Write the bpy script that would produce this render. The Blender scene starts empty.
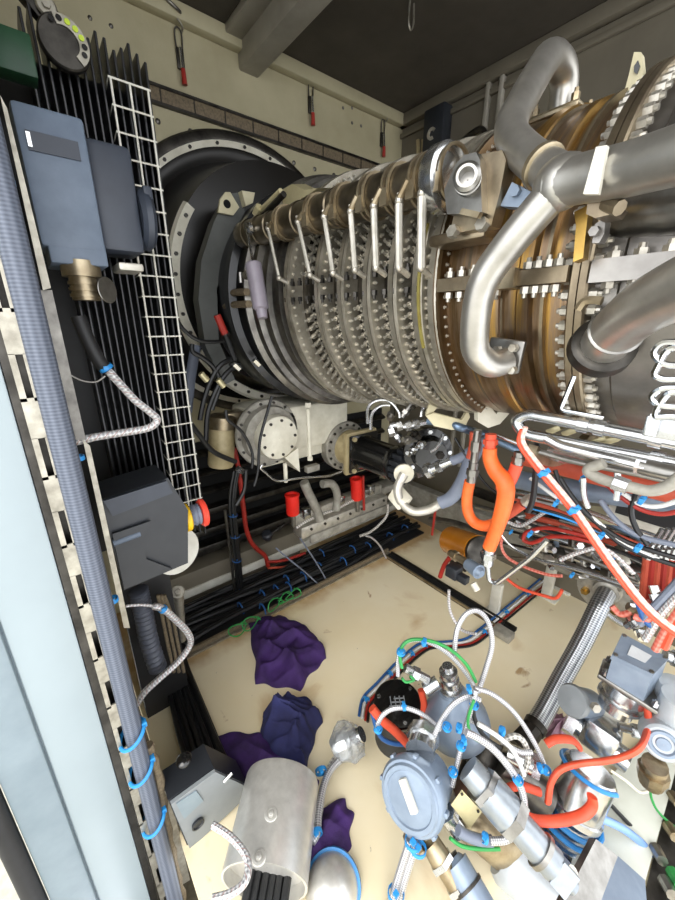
import bpy, bmesh, math, random
from mathutils import Vector as V, Matrix
RN = random.Random(11)
SC = bpy.context.scene; COL = SC.collection
PI = math.pi
# ---------------- camera ----------------
FPX, TH, AZ = 373.0, math.radians(18.5), math.radians(38.8)
CAM = V((1.93, 0.0, 1.55))
_f = V((-math.cos(AZ), math.sin(AZ), 0)); _r = V((math.sin(AZ), math.cos(AZ), 0)); _u = V((0, 0, 1))
_fw = _f*math.cos(TH) - _u*math.sin(TH); _up = _f*math.sin(TH) + _u*math.cos(TH)
cd = bpy.data.cameras.new('camera'); cam = bpy.data.objects.new('camera', cd); COL.objects.link(cam)
cd.sensor_fit = 'HORIZONTAL'; cd.sensor_width = 36; cd.lens = FPX/675*36; cd.clip_start = .01
cam.matrix_world = Matrix(((_r.x, _up.x, -_fw.x, CAM.x), (_r.y, _up.y, -_fw.y, CAM.y), (_r.z, _up.z, -_fw.z, CAM.z), (0, 0, 0, 1)))
SC.camera = cam
XW, YF, ZC, ZF = -.05, 2.118, 2.778, .10     # end wall, far wall, ceiling, floor
AY, AZ0 = 1.03, 1.645                        # axis of the turbine (along x)
def ray(px, py): return _fw + _r*((px-337.5)/FPX) + _up*((450-py)/FPX)
def at(ax, val, px, py):
    """point where the line of sight through a photo position meets the plane x/y/z = val (t: distance ahead)"""
    d = ray(px, py)
    if ax == 't': return CAM + d*val
    i = 'xyz'.index(ax); return CAM + d*((val-CAM[i])/d[i])
def q(pl, s):
    out = []
    for tok in s.split():
        a = tok.split(','); ax, val = pl[0], float(pl[1:])
        if len(a) > 2:
            if a[2][0] in 'xyzt': ax, val = a[2][0], float(a[2][1:])
            else: val = float(a[2])
        out.append(at(ax, val, float(a[0]), float(a[1])))
    return out
def oncyl(px, py, R, ay=AY, az=AZ0):
    d = ray(px, py); oy, oz = CAM.y-ay, CAM.z-az
    a = d.y**2+d.z**2; b = 2*(oy*d.y+oz*d.z); c = oy*oy+oz*oz-R*R; D = max(0, b*b-4*a*c)
    return CAM + d*((-b-math.sqrt(D))/2/a)
def tp(x, deg, r):
    a = math.radians(deg); return V((x, AY-r*math.cos(a), AZ0+r*math.sin(a)))   # 0 = near side, 90 = top
# ---------------- materials ----------------
def lin(c): return c/12.92 if c <= .04045 else ((c+.055)/1.055)**2.4
def hx(s): return tuple(lin(int(s[i:i+2], 16)/255) for i in (1, 3, 5)) + (1,)
MATS = {}
def nd(nt, t, **k):
    n = nt.nodes.new(t)
    for a, b in k.items(): setattr(n, a, b)
    return n
def mat(name, c1, rough=.5, metal=0, c2=None, scale=9, amt=.55, bump=0, bscale=60, stretch=None, coat=0, emit=None, trans=0, alpha=1):
    m = bpy.data.materials.new(name); MATS[name] = m; m.use_nodes = True; nt = m.node_tree; b = nt.nodes['Principled BSDF']
    L = nt.links.new
    tc = nd(nt, 'ShaderNodeTexCoord'); vec = tc.outputs['Object']
    if stretch:
        mp = nd(nt, 'ShaderNodeMapping'); mp.inputs['Scale'].default_value = stretch; L(vec, mp.inputs['Vector']); vec = mp.outputs['Vector']
    no = nd(nt, 'ShaderNodeTexNoise'); no.inputs['Scale'].default_value = scale; no.inputs['Detail'].default_value = 5; no.inputs['Roughness'].default_value = .6
    L(vec, no.inputs['Vector'])
    rp = nd(nt, 'ShaderNodeValToRGB'); rp.color_ramp.elements[0].position = .5-amt/2*.7; rp.color_ramp.elements[1].position = .5+amt/2*.7
    a = hx(c1); d = hx(c2) if c2 else tuple(x*.78 for x in a[:3])+(1,)
    rp.color_ramp.elements[0].color = d; rp.color_ramp.elements[1].color = a
    L(no.outputs['Fac'], rp.inputs['Fac']); L(rp.outputs['Color'], b.inputs['Base Color'])
    mr = nd(nt, 'ShaderNodeMapRange'); mr.inputs['To Min'].default_value = min(1, rough+.1); mr.inputs['To Max'].default_value = max(.02, rough-.08)
    L(no.outputs['Fac'], mr.inputs['Value']); L(mr.outputs['Result'], b.inputs['Roughness'])
    b.inputs['Metallic'].default_value = metal
    if coat: b.inputs['Coat Weight'].default_value = coat
    if trans: b.inputs['Transmission Weight'].default_value = trans
    if alpha < 1: b.inputs['Alpha'].default_value = alpha
    if emit: b.inputs['Emission Color'].default_value = hx(c1); b.inputs['Emission Strength'].default_value = emit
    if bump:
        n2 = nd(nt, 'ShaderNodeTexNoise'); n2.inputs['Scale'].default_value = bscale; n2.inputs['Detail'].default_value = 4; L(vec, n2.inputs['Vector'])
        bp = nd(nt, 'ShaderNodeBump'); bp.inputs['Strength'].default_value = bump; bp.inputs['Distance'].default_value = .01
        L(n2.outputs['Fac'], bp.inputs['Height']); L(bp.outputs['Normal'], b.inputs['Normal'])
    return m
def braid(name, c1, c2, ku=90, kv=6, rough=.4, metal=0, bump=.5, c3=None):
    """woven sleeve: u runs along the tube in metres, v around it"""
    m = bpy.data.materials.new(name); MATS[name] = m; m.use_nodes = True; nt = m.node_tree; b = nt.nodes['Principled BSDF']; L = nt.links.new
    uv = nd(nt, 'ShaderNodeUVMap'); sp = nd(nt, 'ShaderNodeSeparateXYZ'); L(uv.outputs['UV'], sp.inputs['Vector'])
    def mth(op, a, v=None, c=None):
        n = nd(nt, 'ShaderNodeMath', operation=op)
        if hasattr(a, 'links'): L(a, n.inputs[0])
        else: n.inputs[0].default_value = a
        if v is not None:
            if hasattr(v, 'links'): L(v, n.inputs[1])
            else: n.inputs[1].default_value = v
        return n.outputs[0]
    u = mth('MULTIPLY', sp.outputs['X'], ku); v = mth('MULTIPLY', sp.outputs['Y'], kv)
    s1 = mth('SINE', mth('MULTIPLY', mth('ADD', u, v), 2*PI)); s2 = mth('SINE', mth('MULTIPLY', mth('SUBTRACT', u, v), 2*PI))
    h = mth('ADD', mth('MULTIPLY', mth('MULTIPLY', s1, s2), .5), .5)
    mx = nd(nt, 'ShaderNodeMix', data_type='RGBA'); mx.inputs['A'].default_value = hx(c2); mx.inputs['B'].default_value = hx(c1); L(h, mx.inputs['Factor'])
    outc = mx.outputs['Result']
    if c3:   # a coloured tracer thread
        g = mth('GREATER_THAN', s1, .93); m3 = nd(nt, 'ShaderNodeMix', data_type='RGBA'); L(g, m3.inputs['Factor']); L(outc, m3.inputs['A']); m3.inputs['B'].default_value = hx(c3); outc = m3.outputs['Result']
    L(outc, b.inputs['Base Color'])
    b.inputs['Roughness'].default_value = rough; b.inputs['Metallic'].default_value = metal
    bp = nd(nt, 'ShaderNodeBump'); bp.inputs['Strength'].default_value = bump; bp.inputs['Distance'].default_value = .002; L(h, bp.inputs['Height']); L(bp.outputs['Normal'], b.inputs['Normal'])
    return m
# ---------------- mesh builder ----------------
def frame(ax):
    ax = ax.normalized(); h = V((0, 0, 1)) if abs(ax.z) < .9 else V((1, 0, 0))
    a = h.cross(ax).normalized(); return a, ax.cross(a)
class MB:
    def __init__(s): s.v = []; s.f = []; s.uv = []
    def add(s, vs, fs, uvs=None):
        o = len(s.v); s.v += [V(x) for x in vs]
        for i, f in enumerate(fs): s.f.append([k+o for k in f]); s.uv.append(uvs[i] if uvs else [(0, 0)]*len(f))
        return s
    def tube(s, pts, r, n=10, closed=False, cap=True, flat=1.0):
        pts = [V(p) for p in pts]; N = len(pts); L = 0; vs = []; us = []
        a = None
        for i, p in enumerate(pts):
            if closed: t = pts[(i+1) % N]-pts[i-1]
            else: t = pts[min(i+1, N-1)]-pts[max(i-1, 0)]
            if t.length < 1e-9: t = V((0, 0, 1))
            t.normalize()
            if a is None: a, b = frame(t)
            else:
                a = (a-t*a.dot(t)); a = a.normalized() if a.length > 1e-6 else frame(t)[0]; b = t.cross(a)
            rr = r(i/(N-1)) if callable(r) else (r[i] if isinstance(r, (list, tuple)) else r)
            if i: L += (p-pts[i-1]).length
            us.append(L)
            for k in range(n):
                g = 2*PI*k/n; vs.append(p+a*(rr*math.cos(g))+b*(rr*flat*math.sin(g)))
        fs = []; uvs = []
        for i in range(N if closed else N-1):
            j = (i+1) % N; u0 = us[i]; u1 = us[j] if j else us[i]+(pts[0]-pts[-1]).length
            for k in range(n):
                k2 = (k+1) % n; fs.append([i*n+k, i*n+k2, j*n+k2, j*n+k]); uvs.append([(u0, k/n), (u0, (k+1)/n), (u1, (k+1)/n), (u1, k/n)])
        if cap and not closed:
            fs.append(list(range(n))[::-1]); uvs.append([(0, 0)]*n); fs.append([(N-1)*n+k for k in range(n)]); uvs.append([(0, 0)]*n)
        return s.add(vs, fs, uvs)
    def cyl(s, p0, p1, r0, r1=None, n=16): return s.tube([p0, p1], [r0, r0 if r1 is None else r1], n)
    def lathe(s, o, ax, prof, n=48, a0=0, a1=2*PI, ref=None):
        """profile of (distance along axis, radius)"""
        o = V(o); ax = V(ax).normalized()
        if ref: a = V(ref); a = (a-ax*a.dot(ax)).normalized(); b = ax.cross(a)
        else: a, b = frame(ax)
        full = abs(a1-a0-2*PI) < 1e-6; m = n if full else n+1; vs = []
        for d, r in prof:
            for k in range(m):
                g = a0+(a1-a0)*k/n; vs.append(o+ax*d+a*(r*math.cos(g))+b*(r*math.sin(g)))
        fs = []; uvs = []
        for i in range(len(prof)-1):
            for k in range(n):
                k2 = (k+1) % m; fs.append([i*m+k, i*m+k2, (i+1)*m+k2, (i+1)*m+k]); uvs.append([(i, k/n), (i, (k+1)/n), (i+1, (k+1)/n), (i+1, k/n)])
        if not full:
            fs.append([i*m for i in range(len(prof))]); uvs.append([(0, 0)]*len(prof)); fs.append([i*m+m-1 for i in range(len(prof))][::-1]); uvs.append([(0, 0)]*len(prof))
        return s.add(vs, fs, uvs)
    def disc(s, o, ax, r, h, bev=.003, n=32): return s.lathe(o, ax, [(0, .0001), (0, r-bev), (bev, r), (h-bev, r), (h, r-bev), (h, .0001)], n)
    def ringband(s, o, ax, r0, r1, h, n=64, a0=0, a1=2*PI, ref=None): return s.lathe(o, ax, [(0, r0), (0, r1), (h, r1), (h, r0), (0, r0)], n, a0, a1, ref)
    def box(s, c, size, rot=None, bev=0, seg=2):
        bm = bmesh.new(); bmesh.ops.create_cube(bm, size=1); bmesh.ops.scale(bm, vec=V(size), verts=bm.verts)
        if bev: bmesh.ops.bevel(bm, geom=list(bm.edges), offset=bev, segments=seg, affect='EDGES', profile=.5)
        bm.verts.index_update(); R = rot or Matrix.Identity(3)
        s.add([R @ v.co + V(c) for v in bm.verts], [[v.index for v in f.verts] for f in bm.faces]); bm.free(); return s
    def slab(s, quad, th):
        """quad of four points given its thickness along the normal"""
        a, b, c, d = [V(x) for x in quad]; n = (b-a).cross(d-a).normalized()*th
        return s.add([a, b, c, d, a+n, b+n, c+n, d+n], [[0, 3, 2, 1], [4, 5, 6, 7], [0, 1, 5, 4], [1, 2, 6, 5], [2, 3, 7, 6], [3, 0, 4, 7]])
    def prism(s, poly, d):
        """polygon of 3d points pushed along d"""
        n = len(poly); P = [V(x) for x in poly]; d = V(d)
        return s.add(P+[p+d for p in P], [list(range(n))[::-1], list(range(n, 2*n))]+[[i, (i+1) % n, n+(i+1) % n, n+i] for i in range(n)])
    def sphere(s, c, r, sc=(1, 1, 1), rot=None, nu=20, nv=12):
        R = rot or Matrix.Identity(3); vs = []; fs = []
        for i in range(nv+1):
            th = PI*i/nv
            for k in range(nu): g = 2*PI*k/nu; vs.append(V(c)+R @ V((r*sc[0]*math.sin(th)*math.cos(g), r*sc[1]*math.sin(th)*math.sin(g), r*sc[2]*math.cos(th))))
        for i in range(nv):
            for k in range(nu): k2 = (k+1) % nu; fs.append([i*nu+k, i*nu+k2, (i+1)*nu+k2, (i+1)*nu+k])
        return s.add(vs, fs)
    def bolt(s, p, ax, r, h, n=6, shank=.0):
        p = V(p); ax = V(ax).normalized(); s.cyl(p, p+ax*h, r, r*.97, n)
        if shank: s.cyl(p+ax*h, p+ax*(h+shank), r*.55, r*.5, 8)
        return s
ORG = {}
def ob(name, mb, m, parent=None, label=None, cat=None, group=None, kind=None, base=None, sharp=35):
    me = bpy.data.meshes.new(name)
    if parent is not None: o0 = ORG[parent.name]
    elif base is not None: o0 = V(base)
    else:
        xs = [[v[i] for v in mb.v] for i in range(3)]; o0 = V(((min(xs[0])+max(xs[0]))/2, (min(xs[1])+max(xs[1]))/2, min(xs[2])))
    me.from_pydata([v-o0 for v in mb.v], [], mb.f); ul = me.uv_layers.new(name='UVMap')
    flat = [c for f in mb.uv for uvp in f for c in uvp]; ul.data.foreach_set('uv', flat)
    for p in me.polygons: p.use_smooth = True
    bm = bmesh.new(); bm.from_mesh(me); bmesh.ops.recalc_face_normals(bm, faces=bm.faces); bm.to_mesh(me); bm.free()
    me.set_sharp_from_angle(angle=math.radians(sharp)); me.materials.append(MATS[m] if isinstance(m, str) else m); me.update()
    o = bpy.data.objects.new(name, me); COL.objects.link(o)
    if parent is not None: o.parent = parent
    else: o.location = o0
    ORG[o.name] = o0
    if label: o['label'] = label
    if cat: o['category'] = cat
    if group: o['group'] = group
    if kind: o['kind'] = kind
    return o
def thing(name, label, cat, loc, group=None):
    o = bpy.data.objects.new(name, None); COL.objects.link(o); o.location = V(loc); o.empty_display_size = .05; ORG[o.name] = V(loc)
    o['label'] = label; o['category'] = cat
    if group: o['group'] = group
    return o
def struct(name, mb, m): return ob(name, mb, m, kind='structure')
def link_copy(src, parent, mw):
    """another copy of a part, sharing its mesh"""
    c = src.copy(); COL.objects.link(c); c.parent = parent; c.matrix_local = Matrix.Translation(-ORG[parent.name]) @ mw; ORG[c.name] = ORG[parent.name]; return c
# ---------------- paths ----------------
def cr(pts, k=6, closed=False):
    """smooth curve through the points"""
    P = [V(p) for p in pts]; N = len(P); out = []
    for i in range(N if closed else N-1):
        if closed: a, b, c, d = P[i-1], P[i], P[(i+1) % N], P[(i+2) % N]
        else: a, b, c, d = P[max(i-1, 0)], P[i], P[i+1], P[min(i+2, N-1)]
        for j in range(k):
            t = j/k; out.append(.5*((2*b)+(c-a)*t+(2*a-5*b+4*c-d)*t*t+(3*b-a-3*c+d)*t**3))
    if not closed: out.append(P[-1])
    return out
def fil(pts, rad, k=7):
    """straight runs with rounded bends, as bent pipe"""
    P = [V(p) for p in pts]; out = [P[0]]
    for i in range(1, len(P)-1):
        a, b, c = P[i-1], P[i], P[i+1]; l = min(rad, (a-b).length*.49, (c-b).length*.49)
        s, e = b+(a-b).normalized()*l, b+(c-b).normalized()*l
        for j in range(k+1): t = j/k; out.append(s*(1-t)**2+b*(2*t*(1-t))+e*t*t)
    out.append(P[-1]); return out
def tie_mb(p, ax, r, w=.006):
    ax = V(ax).normalized(); a, b = frame(ax); mb = MB(); p = V(p)
    w *= .72; mb.ringband(p-ax*(w/2), ax, r*.92, r*.92+.0022, w, 14)
    h = p-ray_dir(p)*(r*.92+.002); mb.box(h, (w*1.2, w*1.2, w*.9)); return mb
def ray_dir(p): return (V(p)-CAM).normalized()
BLUE = ['tie_blue']
def tie(p, ax, r, label, group, w=.006): return ob('cable_tie', tie_mb(p, ax, r, w), 'tie_blue', None, label, 'cable tie', group)
def rot_to(z, x=None):
    z = V(z).normalized()
    if x is None: a, b = frame(z)
    else: a = V(x); a = (a-z*a.dot(z)).normalized(); b = z.cross(a)
    return Matrix((a, b, z)).transposed()
# ---------------- material set ----------------
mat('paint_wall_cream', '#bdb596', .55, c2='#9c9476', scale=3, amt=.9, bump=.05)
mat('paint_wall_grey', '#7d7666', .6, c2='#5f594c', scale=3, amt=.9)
mat('ceiling_dark', '#4c463d', .7, c2='#3a352d', scale=5, amt=.9, bump=.15, bscale=180)
mat('paint_grey_trim', '#a7a296', .45, c2='#8f8a7d', scale=6)
mat('paint_pale_blue', '#9aa6ab', .45, c2='#8f9ba0', scale=2)
mat('paint_grey_blue', '#84929a', .45, c2='#76848c')
m = mat('floor_cream', '#f0e6cb', .42, c2='#e4d4ac', scale=2.3, amt=.9, bump=.03)
def stain(m, c, lo, hi, sc, seed, wx=1.0):
    """rust marks laid over the paint"""
    nt = m.node_tree; L = nt.links.new; b = nt.nodes['Principled BSDF']; src = b.inputs['Base Color'].links[0].from_socket
    tc = nd(nt, 'ShaderNodeTexCoord'); mp = nd(nt, 'ShaderNodeMapping'); mp.inputs['Location'].default_value = (seed, seed*.7, 0); mp.inputs['Scale'].default_value = (1, wx, 1); L(tc.outputs['Object'], mp.inputs['Vector'])
    no = nd(nt, 'ShaderNodeTexNoise'); no.inputs['Scale'].default_value = sc; no.inputs['Detail'].default_value = 7; no.inputs['Distortion'].default_value = .6; L(mp.outputs['Vector'], no.inputs['Vector'])
    mr = nd(nt, 'ShaderNodeMapRange'); mr.inputs['From Min'].default_value = lo; mr.inputs['From Max'].default_value = hi; mr.inputs['To Max'].default_value = .8; L(no.outputs['Fac'], mr.inputs['Value'])
    mx = nd(nt, 'ShaderNodeMix', data_type='RGBA'); L(mr.outputs['Result'], mx.inputs['Factor']); L(src, mx.inputs['A']); mx.inputs['B'].default_value = hx(c); L(mx.outputs['Result'], b.inputs['Base Color'])
stain(m, '#b58a4a', .60, .80, 3.2, 3.1); stain(m, '#9a7440', .69, .76, 9, 7.3); stain(m, '#6b5a40', .74, .78, 30, 1.9)
def edge_rust(m, x0, x1, c):
    nt = m.node_tree; L = nt.links.new; b = nt.nodes['Principled BSDF']; src = b.inputs['Base Color'].links[0].from_socket
    tc = nd(nt, 'ShaderNodeTexCoord'); sp = nd(nt, 'ShaderNodeSeparateXYZ'); L(tc.outputs['Object'], sp.inputs['Vector'])
    mr = nd(nt, 'ShaderNodeMapRange'); mr.inputs['From Min'].default_value = x1; mr.inputs['From Max'].default_value = x0; L(sp.outputs['X'], mr.inputs['Value'])
    no = nd(nt, 'ShaderNodeTexNoise'); no.inputs['Scale'].default_value = 9; no.inputs['Detail'].default_value = 6; L(tc.outputs['Object'], no.inputs['Vector'])
    mu = nd(nt, 'ShaderNodeMath', operation='MULTIPLY'); L(mr.outputs['Result'], mu.inputs[0]); L(no.outputs['Fac'], mu.inputs[1])
    m2 = nd(nt, 'ShaderNodeMapRange'); m2.inputs['From Min'].default_value = .18; m2.inputs['From Max'].default_value = .5; m2.inputs['To Max'].default_value = .75; L(mu.outputs[0], m2.inputs['Value'])
    mx = nd(nt, 'ShaderNodeMix', data_type='RGBA'); L(m2.outputs['Result'], mx.inputs['Factor']); L(src, mx.inputs['A']); mx.inputs['B'].default_value = hx(c); L(mx.outputs['Result'], b.inputs['Base Color'])
edge_rust(m, .47-1.1, .62-1.1, '#a57a3c')
mat('floor_outside', '#c9c7bd', .8, c2='#a9a79b', scale=20)
mat('galv_steel', '#b9b4a6', .42, .75, c2='#8b867a', scale=30)
mat('galv_bright', '#cfcbc0', .38, .6, c2='#a9a59a', scale=30)
mat('steel', '#a9a7a2', .3, .95, c2='#77746f', scale=14)
mat('steel_bright', '#d8d9da', .2, .95, c2='#adafb0', scale=14)
mat('steel_dark', '#55524d', .38, .85, c2='#2e2c29', scale=16)
mat('steel_mid', '#8b8881', .36, .9, c2='#565350', scale=16)
mat('steel_warm', '#b5a88e', .36, .85, c2='#7a6a50', scale=18)
mat('chrome', '#eceef0', .1, 1, c2='#c9ccd0', scale=20)
mat('alu_brushed', '#dad8d2', .32, .55, c2='#c6c4be', scale=40, stretch=(1, 1, .1))
mat('brass', '#c9a55a', .3, .9, c2='#8e7138')
mat('rust_perf', '#8c7c62', .7, .1, c2='#4c4438', scale=130, amt=.9)
mat('black_plastic', '#2b2e33', .42, c2='#22252a')
mat('black_gloss', '#141414', .2, c2='#0d0d0d', coat=.5)
mat('black_rubber', '#202022', .55, c2='#171718')
mat('black_fin', '#1d1e21', .35, .2, c2='#131416', coat=.3)
mat('grey_blue_box', '#626e7e', .5, c2='#566272', scale=20)
mat('dark_box', '#353b46', .45, c2='#2b303a')
mat('grey_plastic', '#8a8f92', .45, c2='#7c8184')
mat('grey_damper', '#8c8590', .4, c2='#767079')
mat('cast_cream', '#e6e2d2', .45, c2='#cbc6b3', scale=14)
mat('drum_brown', '#8a7f6c', .3, .9, c2='#4a4337', scale=12)
mat('valve_grey', '#a4abb1', .3, .6, c2='#858c93', scale=14)
mat('cast_tan', '#c3b48c', .45, .1, c2='#9a8b66', scale=14)
mat('cast_grey', '#a3a096', .5, .1, c2='#7c786e', scale=20, bump=.2, bscale=120)
mat('paint_steel_white', '#dcdad0', .4, c2='#c4c1b4', scale=15)
mat('paint_blue_grey', '#8e9cad', .36, .3, c2='#788698', scale=12)
mat('paint_pale_grey', '#b9bfc4', .4, .1, c2='#a3a9ae', scale=10)
mat('stud', '#cdc8bc', .3, .7, c2='#9a958a', scale=40)
mat('matte_black', '#060606', .9)
mat('red_plastic', '#e8261c', .4, c2='#cf1f16')
mat('red_button', '#f0503c', .4, c2='#e04030')
mat('yellow_plastic', '#f2c414', .45, c2='#e0b20c')
mat('red_rubber', '#a8281c', .45, c2='#8a2016')
mat('orange_hose', '#f07030', .5, c2='#dc5a20', scale=20)
mat('orange_red', '#e2573a', .5, c2='#c9482c', scale=18)
mat('pipe_red', '#c4553c', .45, c2='#a8442e', scale=12)
mat('amber_paint', '#c07a1e', .3, c2='#a86512', coat=.4)
mat('tie_blue', '#2f97dc', .4, c2='#2680c4')
mat('tie_dark_blue', '#2b5f9e', .4, c2='#234f86')
mat('hose_blue', '#2f8fd6', .35, c2='#2579ba')
mat('hose_pale_blue', '#86a8dc', .4, c2='#6f92c8')
mat('hose_grey_blue', '#7c8494', .45, c2='#666d7c')
mat('hose_dark_grey', '#50545f', .5, c2='#3f434d')
mat('pipe_blue_steel', '#7a90a8', .3, .7, c2='#5c7088')
mat('green_paint', '#1f4a2e', .45, c2='#163823')
mat('green_wire', '#2f9a4a', .45, c2='#247a3a')
mat('wire_white', '#e4e4e2', .4, c2='#cfcfcc')
mat('wire_black', '#18191b', .4, c2='#101112')
mat('hole_light_green', '#c4dc3a', .5)
mat('rag_purple', '#43246a', .8, c2='#26123f', scale=14, bump=.25, bscale=300)
mat('rag_indigo', '#262a5c', .85, c2='#191a40', scale=14, bump=.25, bscale=300)
mat('plastic_wrap', '#f0f4f6', .12, 0, trans=.75, c2='#e0e6ea', alpha=.75)
mat('paper_label', '#d9dde0', .6)
mat('nameplate', '#d9cfa8', .35, .4, c2='#bfb48a')
mat('paint_yellow', '#8e8648', .5, c2='#77692c', scale=30)
mat('lug_cream', '#d8d0b0', .5, c2='#b9b08e')
mat('arm_grey', '#5d5f5c', .5, c2='#4a4c49')
mat('pipe_steel', '#c6c3bc', .34, .85, c2='#9a968e', scale=10)
mat('band_grey', '#c6bfb0', .34, .75, c2='#8d8778', scale=18)
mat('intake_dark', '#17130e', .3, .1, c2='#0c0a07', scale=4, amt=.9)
braid('braid_white', '#f0f0ee', '#85858a', 55, 3, .35, .35, c3='#b08a84')
braid('braid_steel', '#d4d8dd', '#5e6268', 60, 8, .3, .9, .8)
braid('braid_grey', '#6d7482', '#474d5a', 80, 5, .6)
braid('braid_pink', '#eccfc6', '#dc9c8c', 40, 2, .4)
braid('braid_silver', '#e2e2e4', '#77777c', 85, 4, .3, .5)
braid('braid_redwhite', '#d8897a', '#c2503c', 40, 2, .4)
braid('braid_clamp', '#e6e2da', '#6a6862', 40, 3, .45, .2)
# ---------------- setting ----------------
mb = MB(); mb.box((.9, .95, ZF-.03), (2.1+.0, 2.4, .06)); struct('floor', MB().box((1.1, 1.098, ZF-.03), (2.7, 2.064, .06)), 'floor_cream')
struct('trim_8', MB().box((.9, .01, -.24), (1.7, .20, .06)), 'steel_dark')
struct('wall_end', MB().box((XW-.03, .86, 1.44), (.06, 2.76, 2.8)), 'paint_wall_cream')
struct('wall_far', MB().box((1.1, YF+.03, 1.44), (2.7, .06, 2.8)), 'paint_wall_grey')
struct('ceiling', MB().box((1.1, .95, ZC+.03), (2.7, 2.9, .06)), 'ceiling_dark')
m_ = MB(); m_.box((.5, -.07, 1.44), (1.1, .06, 2.8)); struct('wall_near', m_, 'paint_wall_cream')
# ceiling trims
struct('trim_1', MB().box((XW+.02, 1.0, ZC-.03), (.05, 2.3, .06), bev=.008), 'paint_wall_cream')
m_ = MB(); m_.box((1.1, YF-.02, ZC-.03), (2.6, .05, .06), bev=.008); m_.box((1.1, YF-.012, ZC-.1), (2.6, .02, .025), bev=.004); struct('trim_2', m_, 'paint_wall_grey')
A = at('z', ZC-.12, 252, 72); B = at('z', ZC-.12, 320, 0)
m_ = MB()
m_.box((.6, A.y, ZC-.06), (1.32, .10, .115), bev=.01); m_.box((.6, A.y-.085, ZC-.015), (1.32, .08, .03), bev=.005)
struct('trim_3', m_, 'paint_grey_trim')
# far-wall uprights
m_ = MB()
for px in (487, 500): p = at('y', YF-.02, px, 100); m_.box((p.x, YF-.015, 1.7), (.022, .03, 2.1), bev=.004)
struct('trim_4', m_, 'paint_grey_trim')
# perforated strip on the end wall
m_ = MB(); m_.box((XW+.006, 1.2, 2.455), (.012, 1.55, .052), bev=.003)
struct_strip = thing('perforated_trunking', 'long brown perforated metal trunking strip across the cream end wall', 'trunking', (XW, 1.2, 2.41))
ob('mesh_strip', m_, 'rust_perf', struct_strip)
m_ = MB(); m_.box((XW+.01, 1.2, 2.484), (.02, 1.55, .01)); m_.box((XW+.01, 1.2, 2.424), (.02, 1.55, .01)); ob('edge_rail', m_, 'steel_dark', struct_strip)
for i in range(11): ob('clip', MB().box((XW+.014, .5+i*.14, 2.455), (.004, .004, .055)), 'steel_dark', struct_strip)
for p in [V((XW, .62+i*.135, 2.365)) for i in range(10)]: ob('dome_rivet', MB().lathe(p, (1, 0, 0), [(0, .011), (.004, .010), (.007, .006), (.008, .001)], 12), 'steel_mid', None, 'dome rivet in the row just under the brown trunking strip', 'rivet', 'rivets under the trunking')
for (a, b) in ((90, 18), (111, 26), (352, 108), (352, 123), (343, 108), (361, 126)): ob('dome_rivet', MB().lathe(at('x', XW, a, b), (1, 0, 0), [(0, .008), (.003, .007), (.005, .004), (.006, .001)], 10), 'steel_mid', None, 'small dark rivet on the end wall above the brown trunking strip', 'rivet', 'rivets above the trunking')
# toggle latches with red grips
def latch(px, py, ht, where):
    p = at('x', XW, px, py); t = thing('toggle_latch', 'red handled toggle latch on the end wall, '+where, 'latch', p, 'toggle latches on the end wall')
    ob('base_plate', MB().box(p+V((.008, 0, ht*.3)), (.014, .03, ht*.55), bev=.003), 'steel_dark', t)
    ob('lever', MB().cyl(p+V((.02, 0, ht*.55)), p+V((.025, 0, -ht*.0)), .006, .008, 8), 'steel_bright', t)
    ob('grip', MB().cyl(p+V((.027, 0, 0)), p+V((.024, .002, -ht*.4)), .009, .011, 10), 'red_rubber', t)
    m = MB(); m.tube(cr([p+V((.01, -.012, ht*.5)), p+V((.012, -.014, ht*.95)), p+V((.012, 0, ht*1.08)), p+V((.012, .014, ht*.95)), p+V((.01, .012, ht*.5))], 5), .0035, 6)
    ob('hook_loop', m, 'steel_mid', t)
    h = MB(); h.tube(cr([p+V((.008, 0, ht*1.35)), p+V((.035, -.015, ht*1.25)), p+V((.035, .012, ht*1.05)), p+V((.01, .016, ht*1.0))], 5), .004, 6); ob('keeper', h, 'galv_steel', t)
latch(181, 72, .13, 'leftmost, above the dark circular opening')
latch(310, 115, .13, 'middle one, right of the ceiling beam foot')
latch(381, 148, .13, 'rightmost, next to the far corner')
p = at('z', ZC-.0, 412, 2)
m_ = MB(); m_.tube(cr([p+V((0, -.012, 0)), p+V((0, -.015, -.06)), p+V((0, 0, -.085)), p+V((0, .015, -.06)), p+V((0, .012, 0))], 5), .004, 6)
ob('ceiling_hook', m_, 'galv_steel', None, 'small wire hook loop hanging from the dark ceiling', 'hook')
p = at('x', XW, 170, 10)
m_ = MB(); m_.tube(cr([p+V((.0, -.03, 0.03)), p+V((.05, -.03, 0)), p+V((.05, .02, -.02)), p+V((.0, .03, .0))], 5), .006, 8)
ob('wall_hook', m_, 'steel_mid', None, 'bent steel hook at the top of the end wall near the left ceiling edge', 'hook')
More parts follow.
